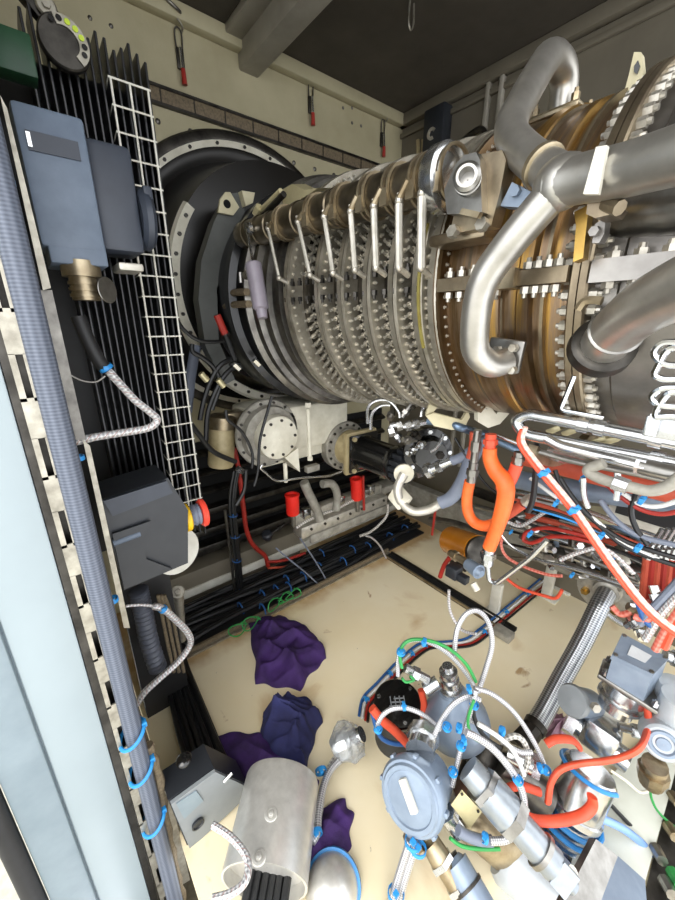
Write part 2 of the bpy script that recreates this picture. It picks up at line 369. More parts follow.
# dark box and hose on the far wall
t = thing('terminal_box', 'small black terminal box on the far wall behind the long actuator drum', 'box', at('y', YF, 437, 145))
p = at('y', YF-.04, 437, 132); ob('body', MB().box(p, (.14, .08, .22), bev=.008), 'black_plastic', t)
m_ = MB(); m_.ringband(p+V((0, -.045, -.02)), V((0, -1, 0)), .014, .03, .006, 14, a0=.6, a1=5.2); ob('gland_ring', m_, 'galv_bright', t)
for i, (a, b) in enumerate(((418, 424), (423, 428), (428, 433))):
    ob('conduit', MB().tube(cr(q('y2.107', '%d,140 %d,165 %d,205' % (a, a, a-2)), 4), .012, 8), 'cast_tan', None, 'tan conduit dropping from the black box on the far wall', 'conduit', 'tan conduits on the far wall')
ob('far_wall_pipe', MB().tube(fil(q('y2.05', '450,160 462,140 484,125 487,155'), .05), .014, 10), 'steel_dark', None, 'thin dark bent pipe on the far wall behind the tall bleed pipe', 'pipe')
# ---------------- door frame on the left ----------------
struct('door_1', MB().box((1.06, -.092, 1.2), (.05, .104, 2.9), bev=.004), 'paint_pale_blue')
struct('door_2', MB().box((1.066, -.186, 1.2), (.05, .078, 2.9), bev=.006), 'paint_grey_blue')
m_ = MB(); m_.box((1.055, -.145, 1.2), (.045, .014, 2.9)); struct('trim_5', m_, 'paint_grey_blue'); struct('trim_7', MB().box((1.072, -.031, 1.3), (.03, .016, 2.9)), 'steel_dark')  # dark strip by the channel: shade of that side is put into its colour
struct('trim_6', MB().lathe((1.085, -.247, -.2), (0, 0, 1), [(0, .02), (2.9, .02)], 16), 'black_rubber')
struct('ground', MB().box((1.6, -2.6, -.26), (9, 4.8, .1)), 'floor_outside')
# slotted channel with a braided conduit beside it
YS = -.008
la, lb = at('x', 1.1, 18, 352), at('x', 1.1, 163, 888); ca, cb = at('x', 1.1, 17, 258), at('x', 1.1, 172, 888)
def lerpz(a, b, z): return a+(b-a)*((z-a.z)/(b.z-a.z))
ch = thing('slotted_channel', 'galvanised slotted channel standing upright beside the pale door jamb', 'channel', lerpz(la, lb, ZF))
m_ = MB(); zz = -.25; LR = rot_to(lb-la, (1, 0, 0))
while zz < 2.6:
    p = lerpz(la, lb, zz+.05); m_.box(p, (.004, .028, .072), LR)
    p2 = lerpz(la, lb, zz+.12); m_.box(p2+V((0, -.0095, 0)), (.004, .009, .08), LR); m_.box(p2+V((0, .0095, 0)), (.004, .009, .08), LR); zz += .145
p = lerpz(la, lb, 1.2); m_.box(p+V((-.017, -.0125, 0)), (.03, .003, 2.7), LR); m_.box(p+V((-.017, .0125, 0)), (.03, .003, 2.7), LR)
ob('channel_web', m_, 'galv_steel', ch); ob('slot_dark_backing', MB().box(lerpz(la, lb, 1.2)+V((-.034, 0, 0)), (.003, .028, 2.7), LR), 'steel_dark', ch)  # dark sheet added behind the slots, standing in for the shade inside
cond = MB(); cond.tube([lerpz(ca, cb, -.2+i*.02) for i in range(141)], .0205, 16)
ob('braided_conduit', cond, 'braid_grey', None, 'thick grey braided conduit strapped upright along the slotted channel', 'conduit')
for i, (px, py) in enumerate(((138, 735), (147, 770), (160, 820))):
    p = at('x', 1.11, px, py); c = lerpz(ca, cb, p.z)+V((-.002, -.004, 0)); m_ = MB()
    pts = [c+V((.034*math.cos(g)*1.0, .029*math.sin(g), .017*math.sin(g))) for g in [2*PI*k/24 for k in range(24)]]
    m_.tube(pts, .0045, 8, closed=True, flat=1.0); m_.box(c+V((.004, .029, .017)), (.016, .012, .016), bev=.002)
    ob('cable_tie', m_, 'tie_blue', None, 'bright blue cable tie around the grey conduit, '+('top of three', 'middle of three', 'bottom of three')[i], 'cable tie', 'blue ties on the grey conduit')
for i, (px, py, l) in enumerate(((5, 182, 'beside the large upper grey box'), (77, 458, 'above the emergency stop box'), (112, 600, 'below the emergency stop box'))):
    p = at('x', 1.07, px, py); tie(p, (0, 0, 1), .012, 'small blue cable tie behind the grey conduit '+l, None, .012)
# edge strips of mounting plates
def strip(name, label, a, b, x, wy=.012):
    pa, pb = at('x', x, *a), at('x', x, *b); m = MB(); m.box((pa+pb)/2, (.008, wy, (pa-pb).length), rot=rot_to(pa-pb, (1, 0, 0))); return ob(name, m, 'galv_bright', None, label, 'plate')
m_ = MB(); a, b, c, d = [at('x', 1.02, *s) for s in ((0, 95), (7, 108), (51, 288), (43, 290))]; m_.slab((a, b, c, d), .006)
ob('mounting_plate', m_, 'galv_steel', None, 'narrow galvanised plate edge behind the large upper grey box', 'plate')
m_ = MB(); a, b, c, d = [at('x', 1.0, *s) for s in ((38, 290), (52, 290), (86, 440), (76, 440))]; m_.slab((a, b, c, d), .004)
ob('backing_strip', m_, 'steel_mid', None, 'grey steel strip running between the two box plates behind the conduit', 'plate')
m_ = MB(); a, b, c, d = [at('x', 1.0, *s) for s in ((83, 440), (90, 446), (130, 628), (124, 628))]; m_.slab((a, b, c, d), .006)
ob('mounting_plate', m_, 'galv_steel', None, 'narrow galvanised plate edge along the left of the emergency stop box', 'plate')
m_ = MB(); a, b, c, d = [at('x', 1.09, *s) for s in ((158, 790), (170, 792), (190, 880), (182, 885))]; m_.slab((a, b, c, d), .006)
ob('mounting_plate', m_, 'galv_steel', None, 'narrow plate edge under the grey call point box at the lower left', 'plate')
m_ = MB(); pts = q('x1.085', '148,745 158,775 166,820 176,870 184,905')
m_.tube(cr(pts, 5), lambda t: .012+.003*math.sin(t*50), 9); ob('frayed_cable', m_, 'rust_perf', None, 'brown frayed cable sleeve beside the three bright blue ties', 'cable')
# ---------------- finned cooler ----------------
fc = thing('finned_cooler', 'tall black finned cooler standing behind the white wire grid', 'cooler', (.68, .18, .92))
fy0, fy1 = .125, .36
NF = 15
m0 = MB().box((.66, .2, 1.49), (.03, .34, 1.24), bev=.004); ob('core', m0, 'black_rubber', fc)
for i in range(NF):
    y = fy0+(fy1-fy0)*i/(NF-1); m = MB(); m.box((.705, y, 1.515+.012*math.sin(i*1.7)), (.075, .006, 1.30), bev=.0015, seg=1); ob('fin', m, 'black_fin', fc)
ob('stand', MB().box((.63, .16, (ZF+.88)/2), (.05, .16, .88-ZF)), 'black_rubber', fc)
# wire guard
wg = MB(); x = .76
ys = (.272, .312, .352); zt, zb = 2.09, .95
for y in ys: wg.cyl((x, y, zb), (x, y, zt), .0026, n=8)
nz = 23
for i in range(nz): z = zb+(zt-zb)*i/(nz-1); wg.tube([V((x-.06, .272, z)), V((x, .268, z)), V((x, .358, z))], .0022, 6)
ob('wire_guard', wg, 'paint_steel_white', None, 'white welded wire grid in front of the black finned cooler', 'guard')
# green beam and dark cam arm at the top left
m_ = MB(); a = at('x', .80, -14, 48); b = at('x', .80, 34, 62); m_.box((a+b)/2, (.05, (a-b).length, .07), rot=rot_to((0, 0, 1), b-a) @ Matrix.Rotation(PI/2, 3, 'Z'), bev=.004)
ob('green_beam', m_, 'green_paint', None, 'dark green steel beam end entering at the upper left corner', 'beam')
arm = thing('door_closer', 'dark grease-stained door closer arm above the black finned cooler', 'closer', at('x', .74, 60, 40))
a, b = at('x', .72, 22, -14), at('x', .72, 60, 32); m_ = MB(); m_.box((a+b)/2, (.03, .045, (a-b).length*1.05), rot=rot_to(b-a, (1, 0, 0)), bev=.006); ob('arm', m_, 'steel_dark', arm)
p = at('x', .742, 46, 7); m_ = MB(); m_.disc(p, (1, 0, 0), .019, .008); m_.bolt(p+V((.008, 0, 0)), (1, 0, 0), .008, .006); ob('pivot', m_, 'galv_steel', arm)
c = at('x', .755, 64, 47); m_ = MB(); m_.disc(c, (1, 0, 0), .047, .02, n=36); ob('cam_plate', m_, 'steel_dark', arm)
m_ = MB(); m_.ringband(c+V((.021, 0, 0)), (1, 0, 0), .026, .044, .003, 30, ref=(0, 0, 1), a0=math.radians(-140), a1=math.radians(20)); ob('index_ring', m_, 'galv_steel', arm)
for i in range(7):
    g = math.radians(150-i*24); rr = .035; pp = c+V((.0245, rr*math.cos(g-.5), rr*math.sin(g-.5))); ob('index_hole', MB().disc(pp, (1, 0, 0), .0055, .002, .0005, 12), 'hole_light_green' if 1 < i < 5 else 'black_gloss', arm)  # bright holes: light showing through is painted as their colour
# ---------------- boxes on the left ----------------
def rbox(name, label, cat, loc, group=None): return thing(name, label, cat, loc, group)
# upper grey box
t = thing('actuator_box', 'large grey-blue actuator box with a recessed slot, upper left in front of the black fins', 'box', (.92, .14, 1.66))
m_ = MB(); m_.box((.90, .113, 1.805), (.13, .108, .225), bev=.008); m_.box((.90, .118, 1.685), (.125, .098, .04), bev=.004); ob('housing', m_, 'grey_blue_box', t)
a = at('x', .966, 54, 146); m_ = MB(); m_.box(a, (.004, .078, .030)); ob('slot_recess', m_, 'dark_box', t)
m_ = MB(); m_.box(a+V((.004, -.036, .0)), (.004, .006, .022)); ob('slot_clip', m_, 'steel_bright', t)
m_ = MB(); m_.box((.885, .207, 1.80), (.11, .085, .20), bev=.012); ob('side_cover', m_, 'dark_box', t)
c = V((.90, .25, 1.775)); m_ = MB(); m_.disc(c, (0, 1, 0), .062, .028, .008, 28); m_.box(c+V((.03, .02, .01)), (.03, .02, .1), bev=.006); ob('dial_knob', m_, 'dark_box', t)
m_ = MB(); m_.box((.90, .215, 1.672), (.08, .05, .016), bev=.004); ob('foot_plate', m_, 'galv_bright', t)
g0 = V((.93, .12, 1.675)); m_ = MB(); m_.cyl(g0, g0-V((0, 0, .03)), .036, n=20); m_.cyl(g0-V((0, 0, .03)), g0-V((0, 0, .075)), .026, n=16)
for k in range(3): m_.ringband(g0-V((0, 0, .045+.012*k)), (0, 0, 1), .02, .029, .006, 20)
ob('gland', m_, 'steel_warm', t)
m_ = MB(); m_.disc(g0+V((.03, .035, -.055)), (.75, .65, 0), .026, .003, .0008, 24); ob('tag_disc', m_, 'steel', t)
# cable from it
c1 = q('x.93', '78,316 88,340 100,362 108,370'); ob('cable_boot', MB().tube(cr(c1, 6), .0145, 12), 'black_rubber', None, 'black cable boot under the gland of the upper grey box', 'cable')
c2 = q('x.93', '106,368 120,384 135,400 150,412 157,420 148,428 120,433 95,437 74,442'); ob('braided_cable', MB().tube(cr(c2, 6), .0092, 10), 'braid_white', None, 'white braided cable bent in a hook in front of the black fins', 'cable')
tie(c2[0], c2[1]-c2[0], .0145, 'blue cable tie where the white braid meets the black boot of the upper box', None, .012)
ob('thin_wire', MB().tube(cr(q('x.95', '47,346 60,366 78,379 95,382 105,376'), 6), .0024, 6), 'steel_mid', None, 'thin grey earth wire drooping beside the white hooked cable', 'wire')
# emergency stop box
t = thing('emergency_stop_box', 'black emergency stop box with red mushroom button and yellow collar', 'emergency stop', (.90, .17, .87))
a = [at('x', .95, *s) for s in ((101, 500), (168, 478), (188, 510), (188, 563), (124, 590))]
m_ = MB(); m_.prism(a, (-.13, 0, 0)); ob('housing', m_, 'black_plastic', t)
a = [at('x', .956, *s) for s in ((103, 500), (166, 480), (172, 492), (112, 515))]; ob('upper_flap', MB().slab(a, -.008), 'dark_box', t)
a = [at('x', .9535, *s) for s in ((112, 533), (150, 520), (143, 535), (146, 558), (172, 568), (124, 588))]; ob('lower_panel', MB().prism(a, (.007, 0, 0)), 'black_plastic', t)
a = at('x', .955, 113, 543); b = at('x', .955, 140, 533); ob('hinge_pin', MB().cyl(a, b, .009, n=12), 'grey_blue_box', t)
p = at('x', .90, 184, 518); m_ = MB(); m_.disc(p-V((0, .004, 0)), (0, 1, 0), .042, .018, n=28); ob('collar', m_, 'yellow_plastic', t)
m_ = MB(); m_.lathe(p+V((0, .012, 0)), (0, 1, 0), [(0, .028), (.006, .033), (.012, .028), (.018, .033), (.024, .028), (.03, .032), (.034, .026)], 28); ob('bellows_neck', m_, 'hose_grey_blue', t)
m_ = MB(); m_.lathe(p+V((0, .046, 0)), (0, 1, 0), [(0, .001), (0, .038), (.006, .043), (.014, .041), (.019, .03), (.021, .001)], 32); ob('mushroom_button', m_, 'red_button', t)
p = at('x', .82, 177, 551); m_ = MB(); m_.disc(p, (1, .25, .1), .074, .006, .002, 36); ob('round_plate', m_, 'paint_steel_white', None, 'white round metal disc behind the emergency stop box', 'disc')
# pipe stub with bolt head, ribbed conduit, cable from stop box
a, b = at('x', .60, 178, 592), at('x', .60, 182, 640); m_ = MB(); m_.cyl(b, a, .016, .02, 14); m_.disc(a, (0.6, -.2, .5), .026, .012, .003, 20); m_.disc(a+V((.01, -.003, .008)), (.6, -.2, .5), .012, .008, .002, 6)
ob('pipe_stub', m_, 'galv_steel', None, 'short grey capped pipe stub below the emergency stop box', 'pipe')
pts = cr(q('x.80', '138,590 143,610 149,640 158,668'), 30); m_ = MB(); m_.tube(pts, lambda s: .027+.0025*math.sin(s*130), 14); ob('ribbed_conduit', m_, 'hose_dark_grey', None, 'grey ribbed conduit hanging below the emergency stop box', 'conduit')
for k, dx in enumerate((0, 5, 10)):
    ob('rust_cable', MB().tube(cr(q('x.72', '%d,595 %d,620 %d,645 %d,672' % (158+dx*.6, 163+dx, 168+dx, 174+dx)), 6), .006, 8), 'rust_perf', None, 'twisted brown cable hanging beside the grey ribbed conduit', 'cable', 'brown cables below the stop box')
c3 = q('x.86', '126,606 140,605 152,606 163,609 176,620 188,633 190,645 178,662 160,678 145,692 137,704'); ob('braided_cable', MB().tube(cr(c3, 6), [.0045]*13+[.0105]*(len(cr(c3, 6))-13), 10), 'braid_white', None, 'white braided cable curving below the emergency stop box to the grey conduit', 'cable')
tie(c3[3], c3[4]-c3[3], .012, 'blue cable tie on the white braided cable under the emergency stop box', None, .012)
# call point box
t = thing('call_point_box', 'black topped grey plastic call point box low at the left', 'box', at('x', 1.1, 205, 838))
P = lambda s, x=1.13: at('x', x, *s)
m_ = MB(); m_.prism([P((168, 800)), P((214, 768)), P((247, 783)), P((244, 795)), P((188, 848))], (-.085, 0, 0)); ob('housing', m_, 'black_plastic', t)
c = P((184, 760), 1.10); ob('lens_dome', MB().sphere(c, .018, (1.2, 1.2, .7)), 'black_gloss', t)
m_ = MB(); m_.prism([P(s, 1.132) for s in ((170, 801), (214, 769), (246, 784), (243, 796), (189, 846))], (.010, 0, 0)); ob('front_cover', m_, 'grey_plastic', t)
m_ = MB(); m_.prism([P(s, 1.1425) for s in ((176, 803), (196, 790), (203, 800), (184, 818))], (.003, 0, 0)); ob('front_panel', m_, 'paint_grey_blue', t)
c = P((198, 824), 1.1470); m_ = MB(); m_.lathe(c, (1, 0, 0), [(-.004, .001), (-.004, .016), (.003, .018), (.004, .014), (.001, .012), (.001, .001)], 24); ob('button_ring', m_, 'black_plastic', t)
m_ = MB(); m_.cyl(P((224, 782), 1.1480), P((232, 773), 1.1480), .005, n=8); ob('latch_pin', m_, 'steel_bright', t)
p = P((232, 812), 1.1200); m_ = MB(); m_.cyl(p, p+V((.02, .02, -.015)), .016, .02, 12); m_.bolt(p+V((.02, .02, -.015)), (.5, .6, -.3), .012, .012); ob('gland', m_, 'steel_dark', t)
c4 = q('z.36', '213,825 232,838 247,858 246,880 232,893 212,899'); ob('braided_cable', MB().tube(cr(c4, 6), .0085, 10), 'braid_white', None, 'white braided cable looping from the low grey call point box past the silver can', 'cable')
# ---------------- floor frames, tray ----------------
tx0, tx1 = .12, .455; ty0, ty1 = .26, 2.0
tr = thing('cable_tray', 'black floor cable tray full of cables along the foot of the end wall', 'tray', (.28, 1.1, ZF))
m_ = MB(); m_.box(((tx0+tx1)/2, (ty0+ty1)/2, ZF+.006), (tx1-tx0, ty1-ty0, .01)); ob('tray_floor', m_, 'black_rubber', tr)
m_ = MB(); m_.box((tx1, (ty0+1.62)/2, ZF+.016), (.012, 1.62-ty0, .03)); ob('front_lip', m_, 'rust_perf', tr)
m_ = MB(); m_.box((tx1+.013, (ty0+1.62)/2, ZF+.004), (.018, 1.62-ty0, .012)); ob('edge_angle', m_, 'galv_steel', tr)
# cables in the tray
for i in range(11):
    x = .17+i*.024; pts = [V((x+.012*math.sin(j*.9+i*2.1), .30+j*.155, ZF+.035+.016*math.sin(i*1.3+j*.8))) for j in range(12)]
    ob('tray_cable', MB().tube(cr(pts, 4), .0115+.003*((i*7) % 3)/2, 8), 'wire_black', None, 'black cable running along the floor tray under the gearbox', 'cable', 'black cables in the floor tray')
k = 0
for (px, py) in ((262, 593), (276, 588), (288, 585), (303, 575), (319, 565), (321, 552), (343, 560), (352, 548), (368, 545), (390, 535), (405, 527), (286, 578), (240, 606), (262, 607)):
    p = at('z', ZF+.055, px, py); m = MB(); x = p.x; y = p.y
    pts = [V((x-.03, y, ZF+.028)), V((x-.02, y, ZF+.062)), V((x+.0, y+.002, ZF+.068)), V((x+.022, y+.003, ZF+.06)), V((x+.032, y+.003, ZF+.028))]
    m.tube(cr(pts, 4), .0045, 6); ob('cable_tie', m, 'tie_dark_blue', None, 'dark blue cable tie across the black cables in the floor tray', 'cable tie', 'blue ties along the floor tray')
for i, (px, py) in enumerate(((238, 628), (251, 622), (275, 604), (285, 598), (293, 594))):
    p = at('z', ZF+.07, px, py); pts = [p+V((.0+.012*math.sin(a*1.7+i), .045*math.cos(a), .03*math.sin(a)-.005)) for a in [2*PI*j/14*1.2 for j in range(15)]]
    ob('green_wire', MB().tube(cr(pts, 4), .0032, 6), 'green_wire', None, 'curled green earth wire along the front edge of the floor tray', 'wire', 'curled green wires on the tray edge')
# tray running to the camera along the left
m_ = MB(); a, b, c, d = [at('z', ZF+.02, *s) for s in ((160, 668), (186, 660), (232, 770), (196, 790))]; tl = thing('cable_tray', 'black cable tray running forward on the floor at the left', 'tray', a)
ob('tray_floor', MB().slab((a, b, c, d), -.015), 'black_rubber', tl)
for i in range(7):
    f = i/6; pa = a+(b-a)*(f*.9+.05); pb = d+(c-d)*(f*.9+.05); pts = [pa, pa+(pb-pa)*.3+V((0, .01*math.sin(i*3), .012)), pa+(pb-pa)*.7+V((0, -.01*math.cos(i*2), .01)), pb]
    ob('tray_cable', MB().tube(cr([p+V((0, 0, .014)) for p in pts], 5), .009, 8), 'wire_black', None, 'black cable in the left hand floor tray behind the call point box', 'cable', 'black cables in the left tray')
# channel groove along x
a, b, c, d = [at('z', ZF, *s) for s in ((383, 558), (392, 552), (515, 632), (505, 640))]
y0 = .5*(a.y+b.y); x0 = a.x; x1 = c.x
fl = thing('floor_channel', 'dark slotted steel channel let into the cream floor, pointing to the lower right', 'channel', (.9, y0, ZF))
ob('channel_body', MB().box(((x0+x1)/2, y0, ZF+.004), (x1-x0, .07, .006)), 'black_rubber', fl)
for s in (-1, 1): ob('lip', MB().box(((x0+x1)/2, y0+s*.03, ZF+.012), (x1-x0, .012, .014), bev=.002), 'steel_dark' if s > 0 else 'steel_warm', fl)
p = at('z', ZF+.02, 503, 633); ob('channel_end_block', MB().box(p, (.09, .06, .035), bev=.004), 'cast_grey', None, 'small grey steel block at the near end of the dark floor channel', 'block')
lv = thing('louvre_panel', 'black louvred panel low on the end wall behind the gearbox', 'panel', (XW+.01, 1.2, ZF+.2))
ob('panel_back', MB().box((XW+.006, 1.22, ZF+.52), (.01, 1.6, .66)), 'matte_black', lv)
for i in range(6): ob('slat', MB().box((XW+.03, 1.22, ZF+.24+i*.11), (.04, 1.6, .02), Matrix.Rotation(.5, 3, 'Y'), bev=.002), 'steel_dark', lv)
# skid structure against the end wall
sk = thing('skid_beam', 'cream painted skid beam and ledge behind the floor tray', 'beam', (.0, .8, ZF))
m_ = MB(); m_.box((.02, .72, ZF+.09), (.17, .86, .18), bev=.006); ob('end_box', m_, 'paint_wall_grey', sk)
a, b, c, d = [at('z', ZF+.20, *s) for s in ((190, 605), (268, 565), (245, 545), (170, 585))]
m_ = MB(); m_.box((.08, 1.2, ZF+.06), (.07, 1.75, .05), bev=.004); ob('ledge', m_, 'paint_steel_white', sk)
m_ = MB(); m_.box((-.0, 1.25, ZF+.24), (.09, 1.6, .05), bev=.004); m_.box((-.01, 1.25, ZF+.34), (.07, 1.6, .035), bev=.004); m_.box((-.02, 1.25, ZF+.45), (.06, 1.6, .035), bev=.004); ob('cross_rail', m_, 'steel_dark', sk)
a, b, c, d = [at('x', .12, *s) for s in ((190, 608), (265, 572), (267, 580), (193, 617))]
ob('angle_bar', MB().slab((a, b, c, d), .03), 'paint_steel_white', None, 'cream angle bar end lying on the skid ledge below the emergency stop', 'bar')
# vertical rod with black bundle and blue ties
ob('thin_post', MB().cyl(*q('x.2', '225,510 236,600'), .008, n=10), 'steel_mid', None, 'thin grey upright rod beside the black tied cable bundle', 'rod')
bp = cr(q('x.22', '236,470 232,500 235,540 239,580 240,605 232,616'), 6)
for i in range(5):
    g = i*2*PI/5; ob('riser_cable', MB().tube([p_+V((.010*math.cos(g), .014*math.sin(g), 0)) for p_ in bp], .0085, 8), 'wire_black', None, 'black cable rising from the floor tray to the gearbox', 'cable', 'black riser cables by the thin rod')
for i, s in enumerate(((233, 515), (235, 536), (237, 560), (240, 590))): p = at('x', .22, *s); tie(p, (0, .1, 1), .026, 'dark blue cable tie around the upright black riser cables', 'blue ties on the riser cables', .009).data.materials[0] = MATS['tie_dark_blue']
# red hose down to the skid
rp = fil(q('x.18', '234,448 239,470 246,530 252,545 266,556 268,566'), .06); ob('red_hose', MB().tube(rp, .013, 10), 'red_rubber', None, 'red hose running down behind the gearbox to the skid', 'hose')
ob('red_hose', MB().tube(cr(q('x.2', '266,562 285,560 305,553'), 5), .009, 8), 'red_rubber', None, 'short red hose lying along the skid below the left red cap', 'hose')
ob('red_pipe', MB().tube(cr(q('x.2', '268,568 290,566 308,559'), 5), .007, 8), 'pipe_red', None, 'thin red pipe lying in front of the short red hose on the skid', 'hose')
t = thing('pressure_switch', 'black round pressure switch on the skid left of the valve block', 'switch', at('x', .2, 267, 545))
p = at('x', .2, 267, 535); ob('body', MB().lathe(p, (.3, -.3, .9), [(-.03, .001), (-.03, .024), (-.012, .03), (.012, .03), (.02, .022), (.022, .001)], 20), 'black_plastic', t)
m_ = MB(); m_.cyl(p+V((0, .03, .0)), p+V((0.0, .12, .03)), .009, n=8); m_.bolt(p+V((0, .07, .014)), (0, 1, .2), .014, .02); ob('stem', m_, 'steel_dark', t)
# ---------------- rags ----------------
def rag(label, poly, mt, seed, hgt=.05, z=ZF):
    """cloth dropped on the floor: creased top, straight-cut hem"""
    rn = random.Random(seed); P = [at('z', z+.004, *s) for s in poly]; c = sum(P, V())/len(P); m = MB(); ph = [rn.uniform(0, 6) for _ in range(10)]; k = 10
    B = [P[i].lerp(P[(i+1) % len(P)], j/k) for i in range(len(P)) for j in range(k)]; nb = len(B); rings = 26; vs = []
    B = [b+(b-c).normalized()*.006*math.sin(i*.55+ph[8]) for i, b in enumerate(B)]
    dirs = [(rn.uniform(-1, 1), rn.uniform(-1, 1), rn.uniform(14, 34), rn.uniform(0, 6)) for _ in range(6)]
    for i in range(rings+1):
        f = i/rings
        for b in B:
            p = c+(b-c)*f; wr = 0
            for dx, dy, fr, o in dirs: wr += (1-abs(math.sin((p.x*dx+p.y*dy)*fr+o+.8*math.sin(p.x*11-p.y*9+o))))**2.2
            h = hgt*((1-f**2.5)*.45+(.12+.3*(1-f))*wr*(1 if f < 1 else .35)); vs.append(V((p.x, p.y, z+.003+max(.001, h))))
    fs = [[i*nb+q_, i*nb+(q_+1) % nb, (i+1)*nb+(q_+1) % nb, (i+1)*nb+q_] for i in range(rings) for q_ in range(nb)]; m.add(vs, fs)
    top = vs[rings*nb:]; m.add(top+[V((v.x, v.y, z)) for v in top], [[q_, (q_+1) % nb, nb+(q_+1) % nb, nb+q_] for q_ in range(nb)]+[[nb+q_ for q_ in range(nb)]])
    return ob('cloth_rag', m, mt, None, label, 'rag', sharp=80)
rag('crumpled purple cloth rag by the front edge of the floor tray', ((249, 625), (262, 618), (278, 615), (292, 620), (318, 637), (327, 658), (312, 672), (300, 690), (275, 686), (256, 683), (254, 655)), 'rag_purple', 3, .075)
rag('bundled indigo cloth rag standing in a heap above the silver can', ((262, 718), (272, 703), (293, 698), (312, 703), (322, 722), (312, 745), (306, 775), (280, 760), (262, 742)), 'rag_indigo', 5, .13)
rag('flat dark purple rag spread behind the call point box and silver can', ((212, 736), (240, 732), (262, 735), (290, 755), (318, 780), (312, 800), (280, 800), (240, 790), (222, 775)), 'rag_purple', 8, .03)
rag('purple rag lying right of the silver can', ((316, 808), (345, 800), (353, 815), (350, 845), (338, 866), (318, 870), (300, 868), (296, 845)), 'rag_purple', 9, .035)
# ---------------- silver can ----------------
a, b = at('t', 1.16, 283, 778), at('t', .95, 264, 884); ax = (b-a).normalized()
sc_ = thing('silver_canister', 'brushed silver metal can with two domed rivets on the floor rags', 'canister', (b.x, b.y, ZF))
r0 = .112
m_ = MB(); L = (b-a).length
top = MB(); top.lathe(a, ax, [(0, .001), (0, r0-.012), (.004, r0-.003), (.012, r0), (L, r0), (L, r0-.006), (L-.03, r0-.008), (L-.03, .001)], 56); ob('shell', top, 'alu_brushed', sc_)
for s in ((271, 814), (259, 857)):
    d = ray(*s)
    # nearest hit on the can
    oc = CAM-a; dd = d-ax*d.dot(ax); oo = oc-ax*oc.dot(ax); A_ = dd.dot(dd); B_ = 2*dd.dot(oo); C_ = oo.dot(oo)-r0*r0; h = CAM+d*((-B_-math.sqrt(max(0, B_*B_-4*A_*C_)))/2/A_); nn = (h-a)-ax*(h-a).dot(ax); nn.normalize()
    m_ = MB(); m_.lathe(h-nn*.002, nn, [(0, .018), (.004, .016), (.005, .011), (.003, .010), (.003, .008), (.010, .006), (.011, .001)], 22); ob('rivet', m_, 'alu_brushed', sc_)
for i, (u, v) in enumerate(((248, 888), (255, 891), (263, 893), (270, 895), (277, 896), (285, 896))):
    p = at('t', .96, u, v); ob('can_wire', MB().tube([p-ax*.05, p+ax*.05, p+ax*.12+V((0, 0, -.03))], .011, 8), 'wire_black', None, 'wire end hanging out of the open bottom of the silver can', 'wire', 'wires below the silver can')
# ---------------- heat-tinted metal ----------------
def heat(name, cols, stretch, rough=.32, scale=1.0):
    m = bpy.data.materials.new(name); MATS[name] = m; m.use_nodes = True; nt = m.node_tree; b = nt.nodes['Principled BSDF']; L = nt.links.new
    tc = nd(nt, 'ShaderNodeTexCoord'); mp = nd(nt, 'ShaderNodeMapping'); mp.inputs['Scale'].default_value = stretch; L(tc.outputs['Object'], mp.inputs['Vector'])
    no = nd(nt, 'ShaderNodeTexNoise'); no.inputs['Scale'].default_value = scale; no.inputs['Detail'].default_value = 6; no.inputs['Roughness'].default_value = .62; L(mp.outputs['Vector'], no.inputs['Vector'])
    rp = nd(nt, 'ShaderNodeValToRGB'); e = rp.color_ramp.elements
    for i, (p, c) in enumerate(cols):
        if i < 2: e[i].position = p; e[i].color = hx(c)
        else: k = e.new(p); k.color = hx(c)
    L(no.outputs['Fac'], rp.inputs['Fac']); L(rp.outputs['Color'], b.inputs['Base Color']); b.inputs['Metallic'].default_value = .9; b.inputs['Roughness'].default_value = rough
    return m
heat('heat_bronze', ((.28, '#3f3324'), (.72, '#e6bd78'), (.40, '#70593c'), (.50, '#8a7560'), (.60, '#b38c4a')), (26, 2.2, 2.2))
heat('heat_brown', ((.3, '#5a5044'), (.7, '#b0a288'), (.5, '#857864')), (8, 5, 5), .36)
heat('casing_grey', ((.3, '#6a6662'), (.7, '#b5b1aa'), (.5, '#8f8b86')), (4, 4, 4), .36)
heat('compressor_grey', ((.3, '#1a1815'), (.7, '#55504a'), (.5, '#33302b')), (18, 6, 6), .36, 2.0)
heat('exhaust_grey', ((.3, '#7b726a'), (.7, '#a89f96'), (.5, '#938a82')), (3, 3, 3), .5)
# ---------------- air intake ----------------
ai = thing('air_intake', 'large dark circular air intake with a cream flange on the end wall', 'air intake', (XW, 1.0, 1.1))
co = V((XW, 1.0, 1.745))
afl = ob('outer_flange', MB().ringband(co, (1, 0, 0), .598, .624, .026, 96), 'cast_cream', ai)
ob('rim_band', MB().lathe(co, (1, 0, 0), [(0, .622), (.028, .624), (.03, .63), (.022, .66), (.012, .668), (0, .668)], 96), 'steel_dark', ai)
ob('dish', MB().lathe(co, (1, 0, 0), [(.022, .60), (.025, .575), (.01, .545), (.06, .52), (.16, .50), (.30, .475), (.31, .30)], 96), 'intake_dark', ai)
bm0 = MB().bolt((0, 0, 0), (1, 0, 0), .011, .01); first = None
for i in range(28):
    g = 2*PI*i/28; p = co+V((.022, .611*math.cos(g), .611*math.sin(g)))
    if first is None: first = ob('bolt', MB().bolt(ORG[ai.name], (1, 0, 0), .008, .01), 'steel_dark', afl); first.matrix_local = Matrix.Translation(p-ORG[ai.name])
    else: link_copy(first, afl, Matrix.Translation(p))
